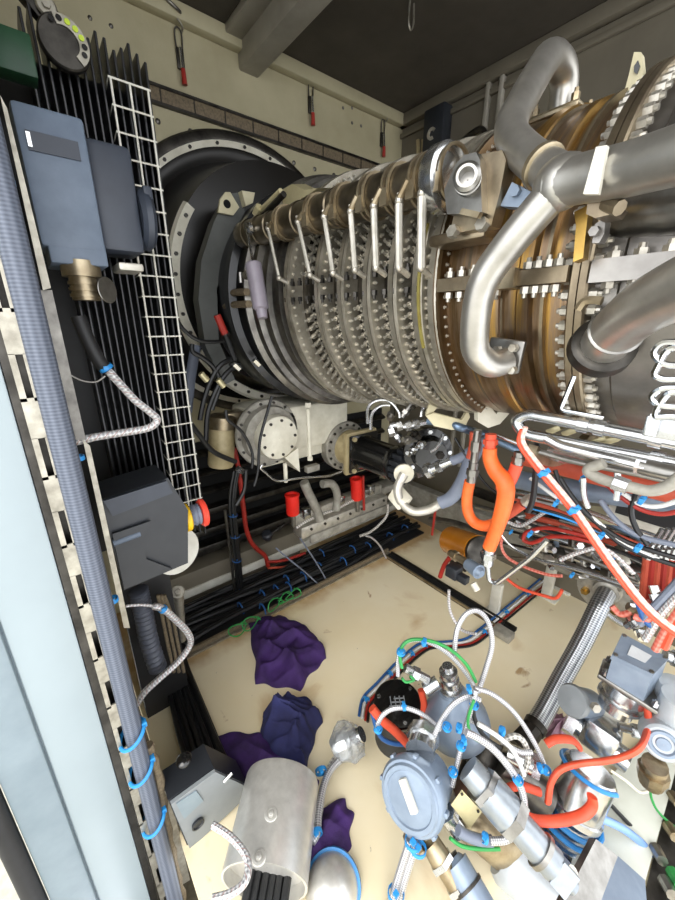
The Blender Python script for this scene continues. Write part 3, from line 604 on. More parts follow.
# cream bellmouth ring
ri = thing('bellmouth_ring', 'cream painted bolted ring standing inside the dark air intake', 'ring', (.20, 1.03, 1.17))
cr0 = V((.22, 1.03, 1.70)); rng = ob('ring', MB().lathe(cr0, (1, 0, 0), [(0, .49), (0, .535), (.02, .54), (.035, .53), (.035, .495), (0, .49)], 70, a0=math.radians(-35), a1=math.radians(100), ref=(0, -1, 0)), 'cast_cream', ri)
fb = None
for i in range(16):
    g = math.radians(-30+i*8.4); p = cr0+V((.035, -.513*math.cos(g), -.513*math.sin(g)))
    if fb is None: fb = ob('bolt', MB().bolt(ORG[ri.name], (1, 0, 0), .008, .008), 'steel_dark', rng); fb.matrix_local = Matrix.Translation(p-ORG[ri.name])
    else: link_copy(fb, rng, Matrix.Translation(p))
# ---------------- turbine ----------------
tb = thing('gas_turbine', 'large horizontal gas turbine engine with ringed compressor and bronze hot casing', 'gas turbine', (1.2, AY, AZ0-.46))
def RX(x):
    t = [(.40, .42), (.62, .408), (.83, .388), (1.0, .366), (1.2, .351), (1.37, .337), (1.6, .325), (3, .32)]
    for (a, ra), (b, rb) in zip(t, t[1:]):
        if x <= b: return ra+(rb-ra)*max(0, (x-a)/(b-a))
    return .32
def XJ(px, py=277):
    x = 1.0
    for _ in range(12): x = oncyl(px, py, RX(x)).x
    return x
XA = lambda x: V((x, AY, AZ0))
AX = V((1, 0, 0))
ob('inlet_casing', MB().lathe(XA(.30), AX, [(0, .36), (0, .40), (.06, .415), (.2, .405), (.21, .425), (.25, .425), (.26, .40), (.36, .39), (.36, .36)], 96), 'black_fin', tb)
ob('inlet_band', MB().lathe(XA(.655), AX, [(d, r-.035) for d, r in ((0, .41), (0, .452), (.02, .458), (.03, .44), (.05, .436), (.055, .446), (.07, .444), (.075, .425), (.10, .42), (.104, .43), (.118, .428), (.122, .41), (.15, .405), (.154, .415), (.168, .413), (.172, .39), (.172, .37))], 96), 'steel_mid', tb)
stx = [XJ(p) for p in (287, 318, 341, 367, 393, 418, 434)]
ob('compressor_casing', MB().lathe(XA(0), AX, [(.80, .33)]+[(.80+i*.02, RX(.80+i*.02)-.042) for i in range(31)]+[(1.41, .29)], 96), 'compressor_grey', tb)
for i, x in enumerate(stx):
    R = RX(x)
    w = .0135 if i else .016
    m_ = MB(); m_.lathe(XA(x), AX, [(-w-.006, R-.045), (-w-.004, R-.004), (-w, R+.003), (w*.1, R+.004), (w*.1, R-.006), (w*.35, R-.006), (w*.35, R+.004), (w, R+.002), (w+.004, R-.045)], 96)
    ob('stage_ring', m_, 'band_grey', tb)
# yellow-green sealing strip on the last ring near the joint
m_ = MB(); m_.ringband(XA(stx[5]+.004), AX, RX(stx[5])-.01, RX(stx[5])+.007, .006, 40, a0=math.radians(162), a1=math.radians(205), ref=(0, 1, 0)); ob('sealant_strip', m_, 'paint_yellow', tb)
# pipes around the rings: clips
def place(o_first, name, mbmaker, mt, mws, limit=100, subparent=None):
    """mws nearest first: the first `limit` are parts of their own, the rest one stuff part"""
    par = subparent or tb; src = None
    for mw in mws[:limit]:
        if src is None:
            m = mbmaker(); m.v = [v+ORG[par.name] for v in m.v]; src = ob(name, m, mt, par); src.matrix_local = Matrix.Translation(-ORG[par.name]) @ mw
        else: link_copy(src, par, mw)
    if mws[limit:]:
        big = MB()
        for mw in mws[limit:]: m = mbmaker(); big.add([mw @ v for v in m.v], m.f)
        ob(name, big, mt, par, kind='stuff')
def rad_mat(x, deg, r, twist=0):
    """local z = outward, local x = along the engine"""
    p = tp(x, deg, r); a = math.radians(deg); z = V((0, -math.cos(a), math.sin(a))); R = rot_to(z, AX) @ Matrix.Rotation(twist, 3, 'Z'); return Matrix.Translation(p) @ R.to_4x4()
def ax_mat(x, deg, r, sgn=1):
    p = tp(x, deg, r); a = math.radians(deg); R = rot_to(AX*sgn, V((0, -math.cos(a), math.sin(a)))); return Matrix.Translation(p) @ R.to_4x4()
def lever():
    m = MB(); m.cyl((0, 0, -.004), (0, 0, .014), .0085, .0075, 8); m.cyl((0, 0, .014), (0, 0, .028), .0045, n=6); m.box((.012, .001, .008), (.026, .007, .004)); m.cyl((.023, 0, .004), (.023, 0, .015), .004, n=6); return m
mws = []
for i in range(6):
    xa, xb = stx[i], stx[i+1]; n = 36
    for k in range(n):
        dg = -84+k*150/n
        if -6 < dg < 7: continue
        x = xa+(xb-xa)*.40; mws.append((-(i*1.0)+abs(dg+20)/60, rad_mat(x, dg, RX(x)-.036, .5)))
        x = xa+(xb-xa)*.74; mws.append((-(i*1.0)+abs(dg+20)/60+.2, rad_mat(x, dg+1.4, RX(x)-.036, -.4+PI)))
mws.sort(key=lambda t: t[0]); place(None, 'vane_lever', lever, 'stud', [m for _, m in mws], 90)
# ring bolts on the faces of stage rings
mws = []
for i in range(7):
    for k in range(44):
        dg = -86+k*3.6; mws.append((abs(dg+10)-i*9, ax_mat(stx[i]+.014, dg, RX(stx[i])-.012)))
mws.sort(key=lambda t: t[0]); place(None, 'ring_bolt', lambda: MB().bolt((0, 0, 0), (0, 0, 1), .005, .007, 6, .004), 'stud', [m for _, m in mws], 60)
for k in range(16):
    x = .87+k*.032
    for s in (1, -1): ob('joint_bolt', MB().bolt(tp(x, 2.4*s, RX(x)-.003), (0, 0, s), .0075, .012, 6, .008), 'steel_dark', tb)
# hot casing
x0 = stx[6]+.018; R0 = .333
prof = [(x0-.02, .29), (x0-.02, R0+.006), (x0+.0, R0+.006), (x0+.004, R0-.014), (x0+.03, R0-.015), (x0+.034, R0-.008), (x0+.10, R0-.012), (x0+.105, R0-.004), (x0+.125, R0-.006), (x0+.13, R0-.016), (1.56, .317), (1.565, .322), (1.585, .322), (1.59, .312), (1.657, .31), (1.657, .28)]
ob('hot_casing', MB().lathe(XA(0), AX, prof, 128), 'heat_bronze', tb)
for x, rr in ((x0+.055, .004), (1.51, .004), (1.535, .003), (1.61, .003)): ob('weld_rib', MB().lathe(XA(x), AX, [(-.004, .30), (-.003, .320+rr), (.003, .320+rr), (.004, .30)], 128), 'heat_brown', tb)
# main flange at the hot end, two plates
fx = 1.670
ob('main_flange', MB().lathe(XA(fx), AX, [(-.014, .29), (-.014, .337), (-.011, .340), (-.001, .340), (-.0005, .335), (.0005, .335), (.001, .340), (.011, .340), (.014, .337), (.014, .29)], 128), 'heat_brown', tb)
mws = []
for k in range(84):
    dg = -180+k*360/84
    for s in (1, -1): mws.append((abs(dg), ax_mat(fx+.014*s, dg, .325, s)))
mws.sort(key=lambda t: t[0]); place(None, 'flange_bolt', lambda: MB().bolt((0, 0, 0), (0, 0, 1), .0088, .012, 6, .006), 'stud', [m for _, m in mws], 96)
# rear casing
ob('rear_casing', MB().lathe(XA(fx+.014), AX, [(0, .28), (0, .308), (.03, .306), (.035, .312), (.3, .312), (.6, .32), (1.1, .32), (1.1, .25)], 128), 'casing_grey', tb)
# big horizontal joint flange
def jf(xa, xb, ra, rb, h): 
    m = MB(); m.add([V((x, AY-r, AZ0-.018+dz)) for x in (xa, xb) for r, dz in ((ra, -h), (rb, -h), (rb, h), (ra, h))], [[0, 1, 2, 3], [7, 6, 5, 4], [0, 4, 5, 1], [1, 5, 6, 2], [2, 6, 7, 3], [3, 7, 4, 0]]); return m
ob('joint_flange', jf(x0, 1.655, .29, .347, .012), 'heat_brown', tb); ob('joint_flange', jf(fx+.016, 2.5, .29, .345, .016), 'casing_grey', tb)
m_ = jf(1.535, 1.575, .29, .358, .016); ob('joint_block', m_, 'steel_warm', tb)
bx = [x0+.02+.026*k for k in range(5)]+[1.585+.0165*k for k in range(4)]+[fx+.04+.032*k for k in range(9)]
for x in bx:
    for s in (1, -1): ob('joint_bolt', MB().bolt((x, AY-.333, AZ0-.018+s*.014), (0, 0, s), .0085 if x < 1.65 else .0095, .011, 6, .007), 'stud', tb)
# lifting lug and outer rear ring
p = at('y', .93, 648, 88); m_ = MB(); pl = [at('y', .90, *s) for s in ((622, 100), (629, 74), (634, 52), (641, 52), (643, 74), (640, 104))]; m_.prism(pl, (0, .02, 0)); ob('lifting_lug', m_, 'lug_cream', tb)
pl = [at('y', .897, *s) for s in ((634, 66), (638, 60), (640, 66), (637, 74), (634, 72))]; ob('lug_hole', MB().prism(pl, (0, .004, 0)), 'black_gloss', tb)
ob('rear_ring', MB().ringband(XA(1.58), AX, .40, .43, .02, 60, a0=math.radians(60), a1=math.radians(150), ref=(0, -1, 0)), 'steel_warm', tb)
ob('rear_ring', MB().ringband(XA(1.62), AX, .39, .415, .012, 60, a0=math.radians(60), a1=math.radians(150), ref=(0, -1, 0)), 'steel_bright', tb)
# actuator drum with its clamps and push rods
da, db = at('y', .655, 243, 236), at('y', .655, 440, 178)
dd = (db-da).normalized(); DR = .040
ob('actuator_drum', MB().lathe(da, dd, [(0, .001), (0, DR*.9), (.01, DR)]+[x for k in range(7) for x in ((.05+k*.075, DR), (.053+k*.075, DR+.003), (.066+k*.075, DR+.003), (.069+k*.075, DR))]+[((db-da).length, DR), ((db-da).length, .001)], 40), 'drum_brown', tb)
rods = [((269, 232), (279, 278)), ((299, 226), (310, 275)), ((325, 221), (333, 273)), ((351, 216), (355, 270)), ((374, 211), (376, 268)), ((399, 206), (399, 268)), ((422, 199), (421, 268))]
for i, (a, b) in enumerate(rods):
    pa, pb = at('y', .612, *a), at('y', .618, *b); m = MB(); m.cyl(pa+(pa-pb)*.03, pb, .0048+.0006*i, n=8)
    r_ = ob('push_rod', m, 'galv_bright', tb)
    m = MB(); m.sphere(pa+(pa-pb)*.08, .0085, nu=10, nv=8); m.cyl(pa, pa+(pa-pb)*.2, .004, n=6); ob('ball_joint', m, 'stud', r_); m = MB(); m.sphere(pb, .008, nu=10, nv=8); m.cyl(pb, pb+V((0, .03, -.012)), .006, n=8); ob('ball_joint', m, 'stud', r_)
    k = (pa-da).dot(dd)+.018; c = da+dd*k
    m = MB(); m.ringband(c, dd, DR+.001, DR+.007, .006, 24); m.ringband(c+dd*.014, dd, DR+.001, DR+.006, .005, 24); m.cyl(c+V((0, -DR-.002, -.004)), pa+(pa-pb)*.1, .007, n=8); m.box(c+V((.007, -DR-.002, -.02)), (.02, .008, .03)); ob('drum_clamp', m, 'steel_warm', tb)
# grey damper at the front end
pa, pb = at('y', .575, 253, 263), at('y', .575, 261, 308)
t = thing('actuator_cylinder', 'grey-mauve actuator cylinder with thin rod at the front of the compressor', 'actuator', pb)
dv = (pb-pa).normalized(); m_ = MB(); m_.lathe(pa, dv, [(0, .001), (0, .021), (.004, .024), ((pb-pa).length, .024), ((pb-pa).length+.006, .017), ((pb-pa).length+.03, .015), ((pb-pa).length+.03, .001)], 24); ob('barrel', m_, 'grey_damper', t)
p2 = at('y', .6, 247, 229); ob('piston_rod', MB().cyl(p2, pa, .0045, n=8), 'steel_bright', t); m_ = MB(); m_.ringband(p2, (0, 1, .3), .006, .018, .012, 16); ob('rod_end', m_, 'steel_bright', t)
m_ = MB(); m_.cyl(pa+dv*.03, pa+dv*.03+V((-.09, 0, .0)), .010, n=10); m_.bolt(pa+dv*.03+V((-.05, 0, .0)), (1, 0, 0), .016, .016); m_.cyl(pa+dv*.03+V((-.08, -.01, -.02)), pa+dv*.03+V((-.08, -.01, .01)), .006, n=8); ob('trunnion', m_, 'steel', t)
for s, e, i in (((247, 292), (212, 302), 0), ((249, 304), (205, 314), 1)):
    ob('rust_hose', MB().tube(cr([at('y', .60, *s), at('y', .63, (s[0]+e[0])/2, s[1]+2), at('y', .68, *e)], 6), .012, 10), 'rust_perf', None, 'brown hose running from the grey-mauve cylinder into the intake, '+('upper', 'lower')[i], 'hose')
# front support arm (grey) with lug
pts = [at('x', .36, *s) for s in ((222, 198), (236, 196), (238, 216), (222, 245), (211, 290), (213, 340), (229, 378), (218, 384), (200, 345), (193, 300), (196, 262), (208, 225))]
sa = thing('mounting_bracket', 'grey curved mounting bracket with a cream holed lug at the front of the turbine', 'arm', at('x', .36, 205, 384))
ob('arm_plate', MB().prism(pts, (.06, 0, 0)), 'arm_grey', sa)
pts = [at('x', .425, *s) for s in ((219, 200), (224, 193), (229, 193), (238, 208), (232, 216), (217, 213))]; ob('lug', MB().prism(pts, (.012, 0, 0)), 'lug_cream', sa)
p = at('x', .438, 227, 204); ob('lug_hole', MB().disc(p, (1, 0, 0), .014, .002, .0005, 18), 'matte_black', sa)
pts = [at('x', .40, *s) for s in ((236, 194), (249, 196), (247, 206), (240, 209))]; ob('top_block', MB().prism(pts, (.05, 0, 0)), 'lug_cream', sa)
# lower leg of the arm
ob('blue_strut', MB().tube(q('x.34', '196,345 190,380 187,412'), .022, 12, flat=.6), 'hose_grey_blue', None, 'blue-grey flat strut below the curved mounting bracket beside the wire grid', 'leg')
# cream cloth / bag and white tube on top front
m_ = MB(); pl = [at('y', .74, *s) for s in ((270, 212), (278, 192), (292, 184), (304, 190), (318, 188), (300, 200), (285, 208))]; m_.prism(pl, (.0, .05, .01)); ob('foil_wrap', m_, 'nameplate', None, 'crumpled cream foil wrap on top of the compressor front end', 'wrap')
m_ = MB(); m_.cyl(*q('y.66', '256,215 281,191'), .008, n=10); m_.bolt(at('y', .655, 256, 214), (1, 0, .5), .014, .03); ob('white_tube', m_, 'nameplate', None, 'short cream tube propped at the front end of the actuator drum', 'tube')
ob('dark_tube', MB().cyl(*q('y.66', '262,217 284,194'), .009, n=10), 'steel_dark', None, 'short dark tube lying beside the cream tube above the drum', 'tube')
# bearing bracket at the drum's near end
bb = thing('drum_bearing', 'brown bearing bracket with a chrome boss at the near end of the actuator drum', 'bearing', at('y', .68, 480, 240))
c = at('y', .655, 450, 178); m_ = MB(); m_.lathe(c, dd, [(-.03, .001), (-.03, .052), (-.022, .056), (0, .056), (.004, .05), (.004, .001)], 40); ob('end_disc', m_, 'steel_bright', bb)
pl = [at('y', .61, *s) for s in ((455, 165), (464, 155), (476, 152), (480, 160), (482, 212), (462, 214), (447, 214), (444, 190))]; m_ = MB(); m_.prism(pl, (0, .02, 0)); ob('cheek_plate', m_, 'steel', bb)
pl = [at('y', .628, *s) for s in ((470, 156), (502, 150), (506, 160), (500, 192), (491, 226), (462, 232), (450, 232), (455, 210), (462, 175))]; m_ = MB(); m_.prism(pl, (0, .03, 0)); ob('bracket_plate', m_, 'heat_brown', bb)
c = at('y', .605, 468, 181); dv = V((.45, -.85, 0)); m_ = MB(); m_.lathe(c, dv, [(-.02, .001), (-.02, .018), (-.005, .018), (-.004, .021), (.006, .021), (.007, .018), (.013, .018), (.014, .021), (.022, .021), (.026, .016), (.026, .012), (.004, .011), (.004, .001)], 28); ob('chrome_boss', m_, 'steel', bb)
pl = [at('y', .60, *s) for s in ((462, 208), (480, 212), (477, 218), (459, 214))]; ob('tab', MB().prism(pl, (0, .01, 0)), 'steel_warm', bb)
for s in ((455, 233), (484, 226)): ob('bolt', MB().bolt(at('y', .627, *s), (0, -1, .2), .011, .012), 'stud', bb)
ob('foot', MB().box(at('y', .70, 470, 240), (.12, .10, .02), bev=.006), 'heat_brown', bb)
m_ = MB(); pl = [at('y', .64, *s) for s in ((500, 206), (512, 182), (535, 194), (528, 208))]; m_.prism(pl, (0, .03, 0)); m_.bolt(at('y', .64, 517, 192), (0, -1, 0), .008, .008); ob('grey_bracket', m_, 'paint_blue_grey', None, 'pale grey bolted bracket behind the lower bleed pipe elbow', 'bracket')
# ---------------- bleed pipes ----------------
bl = thing('bleed_pipe', 'large grey steel Y shaped bleed pipe looping over the bronze hot casing', 'pipe', at('y', .70, 500, 362))
lo = q('y.625', '506,361,.70 490,366,.665 474,352,.63 475,318,.61 482,280,.60 512,240,.60 556,190,.605'); ob('lower_leg', MB().tube(fil(lo, .05, 9), .0245, 20), 'pipe_steel', bl)
up = q('y.6', '566,180,.605 528,158,.64 506,132,.68 532,82,.78 551,52,.86 566,72,.93 561,116,.945'); ob('upper_loop', MB().tube(fil(up, .07, 10), .0255, 20), 'pipe_steel', bl)
ri_ = q('y.6', '553,186,.605 585,178,.60 620,172,.59 800,120,.53'); ob('side_run', MB().tube(fil(ri_, .05, 9), .0285, 20), 'pipe_steel', bl)
ob('tee_body', MB().sphere(at('y', .605, 562, 183), .034, (1.1, .9, 1)), 'pipe_steel', bl)
def collar(path, i, r, w, name='clamp_band', mt='steel'):
    p = V(path[i]); a = (V(path[i+1])-p).normalized(); return MB().lathe(p, a, [(0, r-.006), (0, r), (.002, r+.003), (w-.002, r+.003), (w, r), (w, r-.006)], 24)
fu = fil(up, .07, 10)
ob('clamp_band', collar(fu, 1, .0265, .012), 'steel_warm', bl)
m_ = MB(); m_.box(at('y', .71, 505, 355), (.07, .012, .06), rot=Matrix.Rotation(.1, 3, 'Y'), bev=.004); ob('end_flange', m_, 'steel', bl)
for s in ((515, 348), (514, 370), (499, 350)): ob('bolt', MB().bolt(at('y', .70, *s), (0, -1, 0), .008, .012), 'stud', bl)
p = V(up[-1]); m_ = MB(); m_.box(p+V((0, 0, -.005)), (.10, .09, .012), bev=.005)
for sx in (-.038, .038):
    for sy in (-.034, .034): m_.bolt(p+V((sx, sy, .0)), (0, 0, 1), .008, .014, 6, .008)
ob('top_flange', m_, 'steel_warm', bl)
m_ = MB(); pl = [at('y', .555, *s) for s in ((596, 147), (607, 145), (598, 194), (583, 194))]; m_.prism(pl, (0, .008, 0)); ob('flat_strap', m_, 'paint_steel_white', None, 'pale flat strap plate clamped across the right arm of the bleed pipe', 'strap')
m_ = MB(); m_.prism([at('y', .60, *s) for s in ((588, 200), (606, 198), (618, 206), (612, 214), (595, 218), (586, 214))], (0, .04, 0)); m_.cyl(at('y', .6, 606, 203), at('y', .59, 620, 208), .009, n=8); ob('pipe_clamp', m_, 'heat_brown', None, 'rusty clamp block under the right arm of the bleed pipe', 'clamp')
m_ = MB(); m_.prism([at('y', .648, *s) for s in ((574, 212), (588, 205), (588, 212), (583, 258), (573, 262), (576, 226))], (0, .02, 0)); ob('gold_bracket', m_, 'brass', None, 'gold tinted upright bracket on the main flange below the bleed pipe', 'bracket')
m_ = MB(); m_.prism([at('y', .648, *s) for s in ((595, 224), (606, 217), (604, 234), (599, 243), (592, 243))], (0, .02, 0)); m_.bolt(at('y', .648, 596, 232), (0, -1, 0), .007, .01); ob('grey_bracket', m_, 'casing_grey', None, 'small grey bracket right of the gold tinted bracket on the main flange', 'bracket')
a, b = at('y', .74, 604, 214), at('y', .70, 720, 196); m_ = MB(); L = (b-a).length; m_.lathe(a, b-a, [(0, .001), (.004, .025), (.02, .034), (.05, .038), (L, .038), (L, .001)], 32); ob('silver_drum', m_, 'steel', None, 'shiny rounded silver drum behind the right arm of the bleed pipe', 'drum')
lp = q('y.6', '602,347,.715 618,328,.67 648,303,.61 800,235,.50'); m_ = MB(); path = fil(lp, .08, 9); tp_ = thing('outlet_pipe', 'large bent steel pipe leaving the rear casing at the right edge', 'pipe', lp[0]); ob('pipe_run', MB().tube(path, .034, 24), 'pipe_steel', tp_)
ob('boss_ring', MB().lathe(V(path[0])+(V(path[0])-V(path[1])).normalized()*.01, V(path[1])-V(path[0]), [(0, .03), (0, .048), (.02, .046), (.024, .040), (.024, .03)], 28), 'steel_dark', tp_)
ob('collar', collar(path, 4, .034, .006), 'steel', tp_)
ar = cr(q('y.62', '578,310 584,302 592,300 602,301'), 5); ob('chain_clip', MB().tube(ar, .006, 6), 'steel_warm', None, 'bent clip above the mouth of the outlet pipe', 'clip')
# L shaped rod below main flange
ob('bent_rod', MB().tube(fil(q('y.66', '574,376 560,410 604,418'), .008, 4), .0035, 8), 'chrome', None, 'thin chrome L shaped rod under the main flange', 'rod')
# chrome hairpin tubes at the right edge
for i, s in enumerate(('690,343 662,342 652,353 662,365 690,366', '690,352 668,346 658,366 653,376 665,380 690,379', '690,388 660,388 649,398 660,406 690,408', '690,394 668,391 656,410 655,418 668,416 690,418')):
    ob('hairpin_tube', MB().tube(fil(q('y.64', s), .014, 6), .0042, 8), 'chrome', None, 'chrome hairpin tube at the right edge, '+('uppermost', 'second from the top', 'third from the top', 'lowest')[i], 'tube')
m_ = MB(); m_.box(at('y', .66, 668, 428), (.05, .02, .03), bev=.003); m_.box(at('y', .655, 655, 424), (.012, .02, .03)); ob('tube_clamp', m_, 'steel_bright', None, 'white metal clamp holding the chrome hairpin tubes at the right edge', 'clamp')
# ---------------- gearbox and starter under the turbine ----------------
gx = .60
gb = thing('gearbox', 'cream cast gearbox with round bolted covers under the front of the turbine', 'gearbox', at('x', .5, 290, 500))
c1 = at('x', gx, 279, 438); c2 = at('x', gx-.06, 346, 446)
m_ = MB(); m_.box(V((.40, (c1.y+c2.y)/2-.02, c1.z-.0)), (.26, .52, .22), bev=.03); m_.box(V((.42, (c1.y+c2.y)/2-.02, c1.z-.12)), (.16, .46, .08), bev=.01); ob('body', m_, 'cast_cream', gb)
glf = ob('large_flange', MB().lathe(c1+V((-.09, -.01, .005)), AX, [(-.05, .10), (0, .148), (.012, .150), (.02, .146), (.02, .128), (.05, .122), (.052, .10), (.052, .001)], 48), 'cast_grey', gb)
grc = ob('round_cover', MB().lathe(c1, AX, [(-.05, .095), (-.01, .095), (0, .092), (.004, .086), (.006, .001)], 40), 'cast_cream', gb)
def ringbolts(c, n, R, r, h, mt, par, ph=0):
    f0 = None
    for i in range(n):
        g = 2*PI*i/n+ph; p = c+V((0, R*math.cos(g), R*math.sin(g)))
        if f0 is None: f0 = ob('bolt', MB().bolt(ORG[par.name], AX, r, h), mt, par); f0.matrix_local = Matrix.Translation(p-ORG[par.name])
        else: link_copy(f0, par, Matrix.Translation(p))
ringbolts(c1+V((.003, 0, 0)), 9, .076, .0065, .007, 'steel_dark', grc); ringbolts(c1+V((-.07, -.01, .005)), 14, .137, .006, .008, 'steel_dark', glf)
gsf = ob('side_flange', MB().lathe(c2, AX, [(-.06, .10), (-.05, .125), (.0, .128), (.006, .124), (.006, .10), (.02, .095), (.02, .001)], 40), 'cast_grey', gb)
ringbolts(c2+V((.005, 0, 0)), 16, .113, .007, .008, 'steel_dark', gsf)
pl = [at('x', gx+.0, *s) for s in ((285, 458), (298, 448), (300, 472))]; ob('rib', MB().prism(pl, (-.1, 0, 0)), 'cast_cream', gb)
p = at('x', gx+.02, 309, 440); m_ = MB(); m_.cyl(at('x', gx+.02, 308, 409), at('x', gx+.02, 310, 457), .009, n=10); m_.bolt(at('x', gx+.02, 308, 407), (0, 0, 1), .014, .02); m_.bolt(at('x', gx+.02, 310, 457), (0, 0, -1), .013, .015); ob('tie_rod', m_, 'cast_cream', None, 'cream tie rod standing between the two round gearbox covers', 'rod')
m_ = MB(); m_.box(at('x', gx-.02, 312, 468), (.03, .07, .03), bev=.003); ob('bracket', m_, 'cast_grey', gb)
# tan adaptor and starter
st = thing('starter_motor', 'black ribbed starter motor on a tan square adaptor beside the gearbox', 'motor', c2+V((.3, 0, -.12)))
ob('adaptor_cone', MB().lathe(c2+V((.01, 0, 0)), AX, [(0, .001), (0, .092), (.02, .088), (.07, .080), (.075, .001)], 36), 'cast_tan', st)
sqp = ob('square_plate', MB().box(c2+V((.09, .015, -.005)), (.03, .20, .215), bev=.01), 'cast_tan', st)
m_ = MB(); m_.box(c2+V((.115, .015, -.005)), (.016, .18, .19), bev=.008); m_.lathe(c2+V((.12, .01, 0)), AX, [(0, .085), (.02, .085), (.03, .078), (.20, .076), (.21, .083), (.235, .083), (.24, .06), (.27, .05), (.27, .001)], 36); ob('motor_body', m_, 'black_gloss', st)
for sy, sz in ((-.07, .075), (-.07, -.085), (.09, -.085)): ob('bolt', MB().bolt(c2+V((.123, .015+sy, sz)), AX, .012, .012), 'cast_tan', sqp)
m_ = MB()
for i in range(14):
    g = i*PI/7; p = c2+V((.36, .01, 0)); m_.box(p+V((0, .068*math.cos(g), .068*math.sin(g))), (.09, .014, .02), bev=.002)
m_.cyl(c2+V((.3, .01, 0)), c2+V((.42, .01, 0)), .06, n=20); ob('finned_end', m_, 'black_plastic', st)
m_ = MB(); e = c2+V((.43, .01, .01)); m_.cyl(e-V((.02, 0, 0)), e+V((.03, 0, 0)), .03, .024, 8); m_.cyl(e+V((.03, 0, 0)), e+V((.05, 0, 0)), .034, .034, 6); ob('end_nut', m_, 'steel_bright', st)
# elbow fitting + grey hoses leaving the starter
el = at('t', 1.24, 401, 470); 
pth = cr(q('t1.22', '404,474 398,487 400,500 412,511 428,510 441,503'), 6); ob('elbow_pipe', MB().tube(pth, [.016]*3+[.0145]*(len(pth)-3), 12), 'galv_bright', None, 'cream curved elbow pipe looping under the black starter motor', 'pipe')
m_ = MB(); m_.box(at('t', 1.24, 400, 498), (.06, .05, .045), rot=Matrix.Rotation(.5, 3, 'Y'), bev=.006); m_.lathe(at('t', 1.25, 404, 474), (_f*-1), [(-.03, .02), (-.01, .034), (.0, .034), (.008, .02), (.008, .001)], 16); ob('elbow_flange', m_, 'cast_cream', None, 'cream square flange block at the foot of the elbow under the starter', 'flange')
ob('grey_hose', MB().tube(cr(q('t1.2', '440,503 452,497,1.18 463,480,1.15 470,462,1.12 477,448,1.1 484,436'), 6), .021, 14), 'hose_grey_blue', None, 'thick grey hose curving up from the cream elbow to the turbine', 'hose')
ob('grey_hose', MB().tube(cr(q('t1.15', '452,461 462,457,1.13 474,449,1.10 486,440,1.1'), 6), .015, 12), 'hose_grey_blue', None, 'short straight grey hose from the silver fitting at the starter end', 'hose')
m_ = MB(); a, b = at('t', 1.2, 430, 470), at('t', 1.15, 454, 460); m_.cyl(a, b, .017, .013, 12); m_.cyl(a+(b-a)*.3, a+(b-a)*.5, .02, .02, 6); m_.cyl(a-(b-a)*.15, a+(b-a)*.05, .026, .026, 8); ob('hose_fitting', m_, 'steel_bright', None, 'silver hose fitting on the near end of the starter motor', 'fitting')
# fittings pipe above the starter
m_ = MB(); pp = q('t1.2', '390,432 392,424 405,427 416,424 430,421'); m_.tube(fil(pp, .015, 4), .010, 10)
for s in ((391, 432), (399, 426), (408, 426), (416, 424)): p = at('t', 1.2, *s); m_.cyl(p-(pp[-1]-pp[2]).normalized()*.009, p+(pp[-1]-pp[2]).normalized()*.009, .016, .016, 6)
ob('fitting_run', m_, 'steel_bright', None, 'silver compression fitting run on top of the black starter motor', 'fitting')
ob('blue_pipe', MB().tube(cr(q('t1.15', '428,421 438,422,1.13 450,424,1.1 462,428,1.08 480,434 500,442 518,450'), 5), .012, 12), 'pipe_blue_steel', None, 'blue steel pipe running under the bronze casing from the starter fittings', 'pipe')
# cream brackets
m_ = MB(); pl = [at('t', 1.1, *s) for s in ((426, 414), (432, 397), (441, 396), (438, 407), (428, 418))]; m_.prism(pl, _f*.012); ob('upper_bracket', m_, 'lug_cream', None, 'small cream angled bracket plate pointing up under the compressor rear', 'bracket')
m_ = MB(); pl = [at('t', 1.08, *s) for s in ((426, 416), (434, 413), (462, 420), (468, 410), (470, 417), (464, 428), (452, 430), (434, 426))]; m_.prism(pl, _f*.015); ob('lower_bracket', m_, 'lug_cream', None, 'long cream bracket plate below the small angled bracket', 'bracket')
m_ = MB(); pl = [at('t', 1.0, *s) for s in ((478, 404), (488, 402), (496, 414), (512, 400), (518, 404), (500, 424), (488, 428), (478, 422))]; m_.prism(pl, _f*.03); ob('saddle_bracket', m_, 'cast_cream', None, 'cream saddle bracket under the bronze hot casing', 'bracket')
# little pipes above the starter
for i, s in enumerate(('368,424 368,408 375,401 386,400 393,404 399,412 400,418', '371,430 372,414 380,406 390,405', '421,417 423,408 428,406', '430,452 436,448 441,441 443,434')):
    ob('small_pipe', MB().tube(cr(q('t1.22', s), 5), .0055, 8), 'steel_bright', None, 'small silver bent tube above the starter motor, '+('the larger hoop', 'the inner hoop', 'a short hook to the right', 'curved by the finned end')[i], 'tube')
rn = random.Random(5)
for i, (px, py) in enumerate(((405, 412), (412, 406), (398, 437), (408, 440), (416, 435), (421, 445), (391, 415), (440, 455), (413, 450))):
    p = at('t', 1.24+.02*(i % 3), px, py); m = MB(); d = V((rn.uniform(-1, 1), rn.uniform(-1, 1), rn.uniform(-.3, 1))); d.normalize(); m.cyl(p-d*.02, p+d*.02, .010, .008, 8); m.cyl(p-d*.006, p+d*.006, .015, .015, 6); m.cyl(p+d*.02, p+d*.034, .005, .005, 8)
    ob('pipe_fitting', m, ('steel', 'steel_dark', 'steel_bright')[i % 3], None, 'small metal fitting in the cluster around the top of the starter motor', 'fitting', 'fittings above the starter motor')
